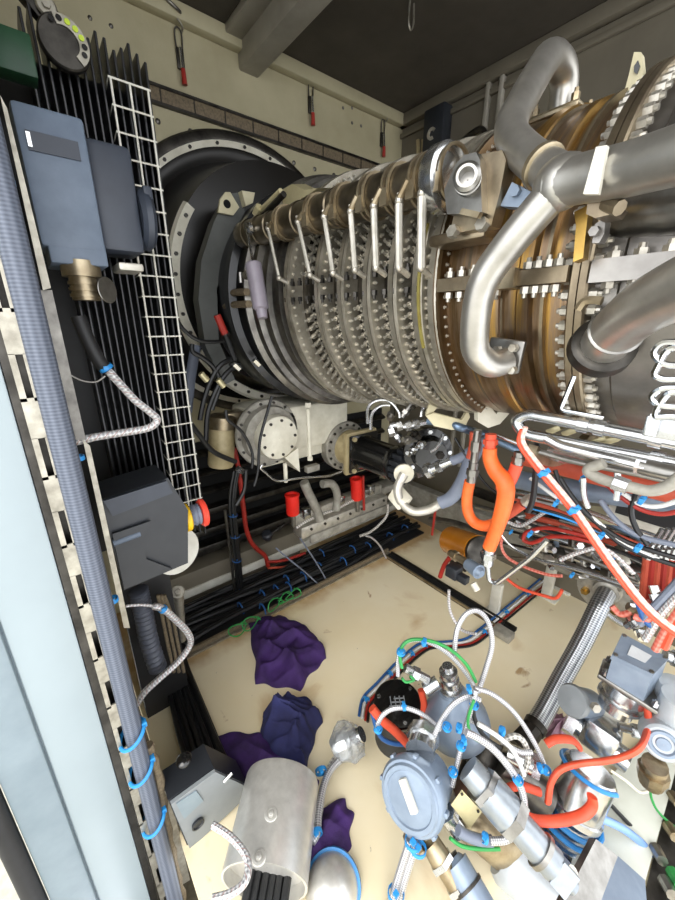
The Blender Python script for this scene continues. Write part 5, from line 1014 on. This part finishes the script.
# round transmitter with window cap
rt = thing('round_transmitter', 'pale blue grey round transmitter with a raised bar on its cap', 'transmitter', T((415, 840), 1.08)); 
c = T((411, 797), .98); ax = (-_fw*.75-_r*.55+_up*.18).normalized(); Rr = rot_to(ax, _up)
m_ = MB(); m_.lathe(c, ax, [(-.13, .001), (-.13, .055), (-.11, .072), (-.03, .078), (-.028, .088), (-.005, .09), (.006, .084), (.012, .05), (.013, .001)], 40); rth = ob('housing', m_, 'paint_blue_grey', rt)
ob('cap_ring', MB().lathe(c, ax, [(.008, .078), (.014, .074), (.014, .064), (.008, .060)], 36), 'paint_blue_grey', rt)
ob('raised_bar', MB().box(c+ax*.018+Rr @ V((.012, 0, 0)), (.075, .022, .014), Rr @ Matrix.Rotation(.6, 3, 'Z'), bev=.004), 'paint_steel_white', rt)
for i in range(8): g = 2*PI*i/8; ob('cap_lug', MB().box(c-ax*.012+Rr @ V((.09*math.cos(g), .09*math.sin(g), 0)), (.012, .012, .018), Rr @ Matrix.Rotation(g, 3, 'Z'), bev=.002), 'paint_blue_grey', rth)
m_ = MB(); a, b = T((420, 752), 1.02), T((424, 730), 1.08); m_.cyl(a, b, .04, .034, 16); m_.cyl(a+(b-a)*.5, a+(b-a)*.9, .045, .045, 8); ob('top_neck', m_, 'steel_bright', rt)
m_ = MB(); a, b = T((417, 832), 1.0), T((412, 848), 1.0); m_.cyl(a, b, .024, .022, 14); m_.cyl(a+(b-a)*.3, a+(b-a)*.7, .03, .03, 6); ob('bottom_gland', m_, 'steel_warm', rt)
m_ = MB(); a, b = T((443, 790), 1.06), T((452, 815), 1.06); m_.cyl(a, b, .028, .03, 14); ob('side_boss', m_, 'paint_steel_white', rt)
for i, dx in enumerate((0, 7)): pipe('braided_cable', 'braid_silver', .010, 't.97', '%d,840 %d,862 %d,885 %d,915' % (410+dx, 403+dx, 396+dx, 388+dx), 'white braided cable hanging from the round transmitter to the bottom edge, '+('left', 'right')[i]+' strand', 'cable', sm=True)
for s, l in (((413, 842), 'top'), ((418, 848), 'second'), ((396, 894), 'bottom')): tie(T(s, .96), (.1, -.2, -1), .021, 'bright blue cable tie on the braided cables under the round transmitter, '+l+' one', None, .014)
# nameplate solenoid
so_ = thing('solenoid_coil', 'grey brown cylindrical solenoid with a cream nameplate between the silver valves', 'solenoid', T((480, 825), 1.08))
a, b = T((455, 800), 1.06), T((512, 848), 1.06); d = b-a; m_ = MB(); m_.lathe(a, d, [(0, .001), (0, .060), (.01, .066), (d.length, .066), (d.length+.01, .06), (d.length+.01, .001)], 32); ob('coil_body', m_, 'steel_warm', so_)
m_ = MB(); qd = [T(s, .985) for s in ((462, 790), (482, 812), (470, 829), (451, 805))]; m_.slab(qd, .002); npl = ob('nameplate', m_, 'nameplate', so_)
for s in ((462, 794), (478, 811)): ob('plate_screw', MB().bolt(T(s, .983), -_fw, .004, .002, 8), 'steel_dark', npl)
m_ = MB(); a, b = T((446, 812), 1.0), T((458, 830), 1.0); m_.cyl(a, b, .022, .026, 14); m_.cyl(a, a+(b-a)*.4, .028, .028, 6); ob('cable_gland', m_, 'steel_bright', so_)
pipe('sleeved_cable', 'hose_grey_blue', .013, 't.96', '458,830 468,836 480,840 492,841', 'grey sleeved cable leaving the solenoid gland', 'cable', sm=True)
pipe('braided_cable', 'braid_silver', .0088, 't.95', '490,841 505,840 517,832 524,815 523,795 516,778 505,762 492,748 478,738 466,732', 'thick white braided cable looping around the silver valve stack', 'cable', sm=True)
pipe('green_wire', 'green_wire', .0045, 't.95', '450,838 462,846 480,849 500,849', 'green earth wire lying under the grey sleeved cable', 'wire', sm=True)
# long silver valve stacks
v1 = thing('valve_stack', 'long silver valve stack of cylinders and hexes sloping to the lower right', 'valve', T((520, 850), 1.0))
a, b = T((468, 768), 1.0), T((572, 886), .88)
chain(v1, 'valve_barrel', a, b, ((0, .16, .034, .036, 20), (.2, .42, .046, .046, 20), (.5, .72, .036, .036, 20), (.74, .84, .036, .036, 20)), 'valve_grey'); chain(v1, 'hex_collar', a, b, ((.15, .21, .05, .05, 6), (.42, .50, .052, .05, 6), (.71, .75, .042, .042, 20)), 'steel')
chain(v1, 'end_block', a, b, ((.84, .97, .04, .04, 4), (.97, 1.02, .018, .016, 12)), 'valve_grey'); m_ = MB(); m_.cyl(T((564, 871), .9), T((573, 873), .88), .014, n=12); ob('bleed_screw', m_, 'paint_steel_white', v1)
v2 = thing('valve_stack', 'silver and cream valve stack at the bottom centre beside the braided cables', 'valve', T((455, 890), .95))
a, b = T((430, 842), .98), T((468, 905), .92); chain(v2, 'barrel', a, b, ((0, .3, .026, .028, 18), (.36, .7, .024, .024, 18), (.75, 1, .022, .022, 18)), 'steel_warm'); chain(v2, 'hex_collar', a, b, ((.28, .38, .034, .034, 6), (.68, .77, .03, .03, 6)), 'steel_bright')
v3 = thing('valve_stack', 'pale blue grey cylinder stack right of the cream valve at the bottom centre', 'valve', T((470, 890), .93))
a, b = T((452, 858), .97), T((484, 915), .90); chain(v3, 'barrel', a, b, ((0, .1, .022, .03, 20), (.1, .5, .036, .036, 20), (.54, 1, .038, .038, 20)), 'paint_blue_grey'); chain(v3, 'collar', a, b, ((.49, .55, .04, .04, 20), (-.06, .02, .02, .02, 6)), 'steel_dark')
# wide pale ducts at the bottom
for i, (s, e, r, t0, t1, l) in enumerate((((500, 848), (660, 985), .075, 1.06, .92, 'right one under the valve stack'), ((418, 868), (470, 960), .085, 1.10, 1.0, 'left one at the bottom centre'))):
    a, b = T(s, t0), T(e, t1); m_ = MB(); m_.lathe(a, b-a, [(0, .001), (.0, r*.8), (.015, r*.96), (.03, r), ((b-a).length, r), ((b-a).length, .001)], 36); ob('lagged_duct', m_, 'paint_pale_grey', None, 'wide pale smooth duct running off the bottom edge, '+l, 'duct')
# silver dome at bottom
c = T((330, 893), .98); m_ = MB(); m_.lathe(c, (-_fw+_up*.7-_r*.2), [(-.06, .001), (-.06, .072), (0, .066), (.03, .05), (.048, .026), (.052, .001)], 32); dm = ob('lamp_dome', m_, 'alu_brushed', None, 'silver dome with a blue rim at the bottom edge right of the can', 'dome')
m_ = MB(); m_.ringband(c-(-_fw+_up*.7-_r*.2).normalized()*.05, (-_fw+_up*.7-_r*.2), .06, .077, .012, 32); ob('blue_rim', m_, 'hose_blue', dm)
# big steel cylinder with wrapped blue tubes
cy = thing('actuator_cylinder', 'polished steel actuator cylinder wrapped with blue tubes and orange hose', 'actuator', T((570, 850), 1.25))
a, b = T((592, 768), 1.10), T((556, 846), 1.12); d = (b-a).normalized(); L = (b-a).length
m_ = MB(); m_.lathe(a, d, [(0, .001), (0, .06), (.01, .068), (L*.45, .068), (L*.46, .074), (L*.52, .074), (L*.53, .062), (L*.8, .062), (L*.82, .07), (L, .07), (L, .001)], 40); ob('barrel', m_, 'steel_bright', cy)
def wrap(f0, f1, r, turns, tr, mt, label, nm='blue_tube', a0=0):
    fa, fb = frame(d); pts = []
    for k in range(int(turns*22)+1):
        g = a0+2*PI*k/22; f = f0+(f1-f0)*k/(turns*22); pts.append(a+d*(L*f)+fa*(r*math.cos(g))+fb*(r*math.sin(g)))
    return ob(nm, MB().tube(pts, tr, 8), mt, None, label, 'tube')
wrap(.55, .75, .078, 2.0, .0075, 'hose_blue', 'bright blue tube coiled around the steel actuator cylinder'); wrap(.86, .95, .080, 1.2, .0075, 'tie_dark_blue', 'dark blue tube coiled around the lower end of the steel actuator cylinder'); wrap(.0, .12, .076, .7, .006, 'hose_blue', 'short blue tube curled over the top of the steel actuator cylinder', a0=2)
# orange straps
def strap(s, t, r, label, flat=.45): return ob('orange_strap', MB().tube(cr(q('t%.3f' % t, s), 7), r, 12, flat=flat), 'orange_red', None, label, 'hose')
strap('548,802 551,783 560,770 578,764 604,761 625,756 641,746 648,725,1.08 647,705,1.1', 1.01, .0135, 'wide orange hose curving over the steel cylinder and up to the junction box', .6)
strap('546,744 556,739 572,740 580,748', 1.1, .0125, 'short orange hose end behind the steel valve body', .6)
strap('520,808 532,819 555,821 580,816 592,806 592,796', .985, .0135, 'orange hose wrapped low around the steel actuator cylinder', .6)
strap('496,800 505,790 520,786 540,792', 1.08, .012, 'thin orange hose behind the thick white braided loop', .8)
# valve with junction box on top
jv = thing('motor_valve', 'steel motor valve carrying a pale blue grey junction box at the lower right', 'valve', T((592, 750), 1.3))
A4 = [T((623, 634), 1.17), T((668, 658), 1.10), T((653, 674), 1.05), T((613, 655), 1.11)]; dn = T((606, 671), 1.155)-A4[3]
bx_ = MB(); P0, P1, P2, P3 = A4; dv = V((0, 0, -.085))
bx_.prism([P0, P1, P2, P3], dv*1.25); ob('junction_box', bx_, 'paint_blue_grey', jv)
nn = (P1-P0).cross(P3-P0).normalized(); nn = nn if nn.z > 0 else -nn
cx = (P0+P1+P2+P3)/4; m_ = MB(); m_.slab([cx+(p-cx)*.45+nn*.0005 for p in (P0, P1, P2, P3)], .0012 if (P1-P0).cross(P3-P0).z > 0 else -.0012); ob('paper_label', m_, 'paper_label', jv)
m_ = MB(); m_.prism([cx+(p-cx)*1.04 for p in (P0, P1, P2, P3)], -nn*.018); lid = ob('box_lid', m_, 'paint_blue_grey', jv)
for p in (P0, P1, P2, P3): ob('lid_screw', MB().bolt(cx+(p-cx)*.9, nn, .006, .004, 8), 'steel', lid)
ct_ = cx+dv*1.25; a = ct_; b = T((592, 748), 1.22); dz = (b-a).normalized(); L2 = (b-a).length
m_ = MB(); m_.box(a+dz*.012, (.15, .11, .014), rot_to(dz, P1-P0), bev=.003); mpl = ob('mount_plate', m_, 'steel', jv)
for sx in (-.062, .062):
    for sy in (-.042, .042): ob('plate_bolt', MB().bolt(a+dz*.002+rot_to(dz, P1-P0) @ V((sx, sy, 0)), -dz, .01, .014, 6, .006), 'steel_bright', mpl)
m_ = MB(); m_.lathe(a, dz, [(.02, .001), (.02, .055), (.05, .058), (.055, .05), (.065, .05), (.068, .060), (.078, .060), (.08, .046), (.11, .046), (.112, .001)], 32); ob('bonnet', m_, 'steel_bright', jv)
m_ = MB(); m_.box(a+dz*(L2*.78), (.10, .085, L2*.36), rot_to(dz, P1-P0), bev=.02); ax_ = rot_to(dz, P1-P0); cB = a+dz*(L2*.86); m_.cyl(cB-ax_ @ V((.085, 0, 0)), cB+ax_ @ V((.085, 0, 0)), .036, n=20); m_.cyl(cB-ax_ @ V((.09, 0, 0)), cB-ax_ @ V((.06, 0, 0)), .048, n=6); ob('valve_body', m_, 'steel_bright', jv)
m_ = MB()
for sx in (-.04, .0, .04): p = a+dz*(L2*.8)+rot_to(dz, P1-P0) @ V((sx, -.052, .02)); m_ = MB(); m_.bolt(p, rot_to(dz, P1-P0) @ V((0, -1, 0)), .016, .014); ob('body_plug', m_, 'steel_bright', jv)
m_ = MB(); m_.box(a+dz*(L2*.62)+rot_to(dz, P1-P0) @ V((.01, -.05, 0)), (.075, .02, .035), rot_to(dz, P1-P0), bev=.003); ob('white_block', m_, 'paint_steel_white', jv)
m_ = MB(); p = T((632, 730), 1.16); m_.cyl(p, p+V((.03, .02, 0)), .02, .02, 6); m_.cyl(p+V((-.03, -.02, 0)), p, .012, n=10); ob('side_nut', m_, 'steel_bright', jv)
m_ = MB(); p = T((665, 655), 1.14); m_.cyl(p, p+V((.05, .03, -.01)), .018, .016, 12); m_.cyl(p+V((.015, .01, -.003)), p+V((.035, .02, -.006)), .024, .024, 6); ob('box_gland', m_, 'steel_bright', jv)
# grey round cap transmitter left of valve
gt = thing('grey_switch', 'grey round capped switch housing left of the steel motor valve', 'switch', T((582, 720), 1.26))
a, b = T((592, 704), 1.26), T((575, 701), 1.21); m_ = MB(); L = (b-a).length; m_.lathe(a, b-a, [(0, .001), (0, .040), (.02, .044), (L, .044), (L, .001)], 32); ob('housing', m_, 'paint_blue_grey', gt)
m_ = MB(); m_.lathe(b, b-a, [(0, .047), (.012, .049), (.024, .044), (.028, .001)], 32); ob('round_cap', m_, 'grey_plastic', gt)
m_ = MB(); m_.bolt(T((594, 706), 1.15), -_fw, .014, .014); ob('cover_bolt', m_, 'galv_bright', gt)
m_ = MB(); pl = [at('z', ZF+.01, *s) for s in ((545, 718), (560, 716), (575, 722), (580, 736), (560, 742), (544, 735))]; cpl = cr(pl, 5, closed=True); cc = sum(pl, V())/6
m_.add(cpl+[cc+V((0, 0, .05))]+[cc+(p-cc)*.5+V((0, 0, .035+.015*math.sin(i*1.7))) for i, p in enumerate(cpl)], [[i, (i+1) % 30, 31+(i+1) % 30, 31+i] for i in range(30)]+[[31+i, 31+(i+1) % 30, 30] for i in range(30)]+[list(range(30))]); ob('wet_rag', m_, mat('rag_pink', '#b48c9a', .5, c2='#8a6a7a', scale=30), None, 'pinkish wet rag on the floor left of the steel motor valve', 'rag')
# right edge transmitter
et = thing('edge_transmitter', 'pale grey transmitter housing with a round ringed cover at the right edge', 'transmitter', T((660, 790), 1.15))
c = T((663, 743), 1.04); ax = (-_fw*.8-_r*.5+_up*.1).normalized(); m_ = MB(); m_.lathe(c, ax, [(-.10, .001), (-.10, .04), (-.05, .05), (0, .048), (.006, .042), (.006, .001)], 32); m_.cyl(c-ax*.06+_r*.02+V((0, 0, -.02)), c-ax*.06+_r*.03+V((0, 0, .13)), .042, .046, 24); ob('housing', m_, 'paint_pale_grey', et)
ob('cover_ring', MB().lathe(c, ax, [(.005, .036), (.012, .034), (.012, .027), (.006, .024)], 28), 'paint_blue_grey', et); ob('cover_button', MB().lathe(c, ax, [(.005, .018), (.01, .016), (.01, .001)], 20), 'paint_blue_grey', et)
m_ = MB(); a, b = T((655, 764), 1.04), T((651, 782), 1.07); m_.cyl(a, b, .03, .03, 16); m_.cyl(a+(b-a)*.3, a+(b-a)*.7, .037, .037, 8); ob('gland', m_, 'steel_warm', et)
m_ = MB(); c = T((674, 690), 1.10); m_.lathe(c, (0, 0, 1), [(-.03, .001), (-.03, .04), (0, .045), (.02, .04), (.025, .001)], 28); ob('top_cap', m_, 'paint_pale_grey', et)
# flexible braided hose with bolted flange
fh = thing('flexible_hose', 'thick braided steel flexible hose rising to a bolted flange on the fuel rack', 'hose', at('z', ZF, 525, 745))
path = cr(q('t1.5', '606,594,1.47 599,607,1.43 582,642,1.41 562,678,1.40 546,708,1.37 534,728,1.33'), 7); ob('braid', MB().tube(path, .034, 20), 'braid_steel', fh)
a, b = T((608, 589), 1.50), T((602, 600), 1.43); dh = (b-a).normalized()
m_ = MB(); m_.lathe(a, dh, [(-.03, .001), (-.03, .105), (-.012, .108), (-.008, .10), (-.004, .108), (.012, .105), (.012, .05), (.04, .045), (.045, .001)], 40); ffl = ob('flange', m_, 'stud', fh)
fa, fb = frame(dh)
for i in range(4): g = i*PI/2+.5; p = a+dh*.012+fa*(.078*math.cos(g))+fb*(.078*math.sin(g)); ob('flange_bolt', MB().bolt(p, dh, .016, .018, 6, .01), 'brass', ffl)
m_ = MB(); p0, p1 = path[-1], T((518, 748), 1.3); m_.cyl(path[-3], path[-1]+(path[-1]-path[-3])*.3, .039, .037, 16); m_.cyl(path[-1], p1, .034, .04, 10); ob('elbow_end', m_, 'steel_dark', fh)
pipe('silver_branch', 'steel_bright', .012, 't1.42', '600,608 612,618 622,624', 'small silver branch fitting beside the flexible hose flange', 'fitting', n=8)
# plate, void and folded box at the lower right
m_ = MB(); pl = [at('z', ZF+.03, *s) for s in ((588, 800), (640, 745), (690, 715), (668, 800), (640, 900), (560, 905))]; m_.prism(pl, (0, 0, -.028)); ob('floor_plate', m_, mat('plate_pale', '#d3d6cc', .4, c2='#c4c6ba', scale=6), None, 'pale raised floor plate under the steel motor valve at the lower right', 'plate')
m_ = MB(); pl = [at('z', ZF+.012, *s) for s in ((690, 718), (730, 716), (730, 905), (642, 905), (668, 800))]; m_.prism(pl, (0, 0, -.01)); ob('floor_recess', m_, 'steel_dark', None, 'dark recess along the right of the pale floor plate', 'recess')  # thin dark sheet on the floor stands for the gap
fb_ = thing('folded_box', 'folded sheet metal box at the bottom right corner of the floor plate', 'box', T((605, 905), 1.0))
p = [T((596, 839), .98), T((618, 856), .98), T((592, 925), .86), T((562, 905), .86)]; ob('bright_face', MB().slab(p, .02), 'steel', fb_)
p = [T((618, 856), .98), T((645, 880), .98), T((650, 940), .84), T((592, 925), .86)]; ob('grey_face', MB().slab(p, .02), 'paint_blue_grey', fb_)
p = [T((617, 880), .955), T((636, 898), .94), T((634, 901), .938), T((615, 883), .953)]; ob('seam', MB().slab(p, -.003), 'steel_dark', fb_)
pipe('blue_hose', 'hose_pale_blue', .011, 't1.08', '588,816 605,820 625,830 645,846 660,862 690,890', 'pale blue hose running over the floor plate to the right edge', 'hose', sm=True)
pipe('black_wire', 'wire_black', .006, 't1.12', '596,788 610,804 630,825 652,846 690,870', 'black wire pair running above the pale blue hose', 'wire', sm=True)
pipe('green_wire', 'green_wire', .0035, 't1.12', '650,786 652,800 662,816 690,838', 'thin green wire hanging under the right edge transmitter', 'wire', sm=True)
pipe('thin_tube', 'cast_cream', .0045, 't1.15', '610,770 625,780 640,792 650,790', 'thin cream tube behind the steel actuator cylinder', 'tube', sm=True)
for i, s in enumerate(((655, 848), (668, 826), (672, 872), (664, 880), (672, 795))):
    p = at('z', ZF+.03, *s); m_ = MB(); m_.cyl(p, p+V((.02, -.03, .015)), .016, .014, 8); ob('loose_fitting', m_, ('steel', 'steel_warm', 'green_wire')[i % 3], None, 'small fitting lying in the dark recess at the right edge', 'fitting', 'fittings in the dark recess')
# dark clutter bodies between the valves
m_ = MB(); a, b = T((500, 760), 1.15), T((545, 800), 1.12); m_.cyl(a, b, .05, .05, 24); ob('steel_pipe', m_, 'steel_mid', None, 'dull steel pipe stub behind the thick white braided loop', 'pipe')
m_ = MB(); a, b = T((488, 742), 1.2), T((470, 790), 1.14); m_.cyl(a, b, .045, .05, 20); m_.cyl(a+(b-a)*.4, a+(b-a)*.6, .058, .058, 6); ob('steel_valve', m_, 'steel_dark', None, 'dark steel valve body in the middle of the instrument cluster', 'valve')
m_ = MB(); a, b = T((505, 752), 1.14), T((530, 764), 1.12); m_.cyl(a, b, .028, .032, 16); m_.cyl(b, b+(b-a)*.3, .036, .036, 6); ob('pipe_union', m_, 'steel_bright', None, 'bright union fitting below the dark elbow of the flexible hose', 'fitting')
m_ = MB(); a, b = T((474, 786), 1.04), T((490, 806), 1.02); m_.cyl(a, b, .03, .03, 6); ob('hex_fitting', m_, 'steel_bright', None, 'bright hex fitting at the upper end of the long valve stack', 'fitting')
# braided cable loops
cabs = (('braid_silver', 0.0068, 1.08, '376,728 382,716 392,709 406,708 420,713 432,722 440,730', 'arching in front of the black detector'),
 ('braid_silver', 0.0061, 1.1, '398,676 398,660 402,646 412,640 428,642 446,652 462,668 474,686', 'arching over the conical housing'),
 ('braid_silver', 0.0076, 1.12, '454,656 457,630 466,614 478,611 488,622 492,644 486,668 478,692', 'tall hoop above the conical housing'),
 ('braid_silver', 0.0068, 1.05, '474,688 492,694 512,710 528,732 540,754 547,774', 'running right in front of the flexible hose'),
 ('braid_silver', 0.0068, 1.03, '470,720 486,728 506,744 520,752 532,752', 'short run below the conical housing'),
 ('braid_silver', 0.0072, 1.02, '476,690 470,712 464,736 458,760 452,786', 'dropping to the solenoid nameplate'),
 ('braid_silver', 0.0072, 1.04, '480,700 470,696 456,702 444,716 434,736 430,752', 'bending down behind the round transmitter'),
 ('wire_white', .006, 1.0, '478,724 500,738 514,752 524,775', 'thin plain one inside the big loop'),
 ('braid_clamp', .008, 1.05, '500,742 514,736 524,742 528,760 520,780', 'beige hoop by the dark hose elbow'),
 ('wire_black', .006, 1.02, '474,694 474,716 484,736 500,748', 'black one under the tie cluster'),
 ('green_wire', .005, 1.09, '402,668 400,652 408,641 426,640 448,648 466,664 476,682', 'green one along the arch over the conical housing'),
 ('green_wire', .004, 1.0, '474,700 468,720 472,736 484,744', 'green one inside the tie cluster'),
 ('green_wire', .004, 1.1, '402,678 406,682 414,680 410,676', 'tiny green curl behind the black detector'))
for mt, r, t, s, l in cabs: pipe('looped_cable', mt, r, 't%.3f' % t, s, {'b': 'white braided cable', 'w': 'cable', 'g': 'wire'}[mt[0]]+' '+l, 'cable', sm=True, n=9)
for i, s in enumerate(((404, 706), (378, 729), (424, 642), (401, 652), (469, 689), (474, 705), (459, 728), (447, 727), (464, 740), (461, 746), (502, 731), (546, 770), (540, 768), (518, 780), (485, 838), (453, 772), (419, 735))):
    p = T(s, (1.07, 1.07, 1.08, 1.08, 1.03, 1.02, 1.0, 1.02, 1.0, 1.0, 1.02, 1.03, 1.03, .94, .95, 1.0, 1.05)[i]); d = V(((.5, .6, .1), (.1, .2, 1), (.6, .5, -.2), (.1, 0, 1))[i % 4]); tie(p, d, .0115, 'bright blue cable tie on the white cable loops of the foreground instruments', 'blue ties on the cable loops', .012)
# ---------------- light ----------------
w = bpy.data.worlds.new('sky'); SC.world = w; w.use_nodes = True; nt = w.node_tree; bg = nt.nodes['Background']
bg.inputs['Color'].default_value = (.95, .97, 1.0, 1); bg.inputs['Strength'].default_value = 3.0
sd = bpy.data.lights.new('sun', 'SUN'); sd.energy = 2.3; sd.angle = math.radians(50); sd.color = (1, .95, .86)
so = bpy.data.objects.new('sun', sd); COL.objects.link(so); so.rotation_euler = V((-.45, .72, -.75)).to_track_quat('-Z', 'Y').to_euler()
SC.view_settings.view_transform = 'Standard'; SC.view_settings.look = 'None'; SC.view_settings.gamma = 1; SC.view_settings.exposure = 0.0
SC.view_settings.use_curve_mapping = False
SC.cycles.max_bounces = 8
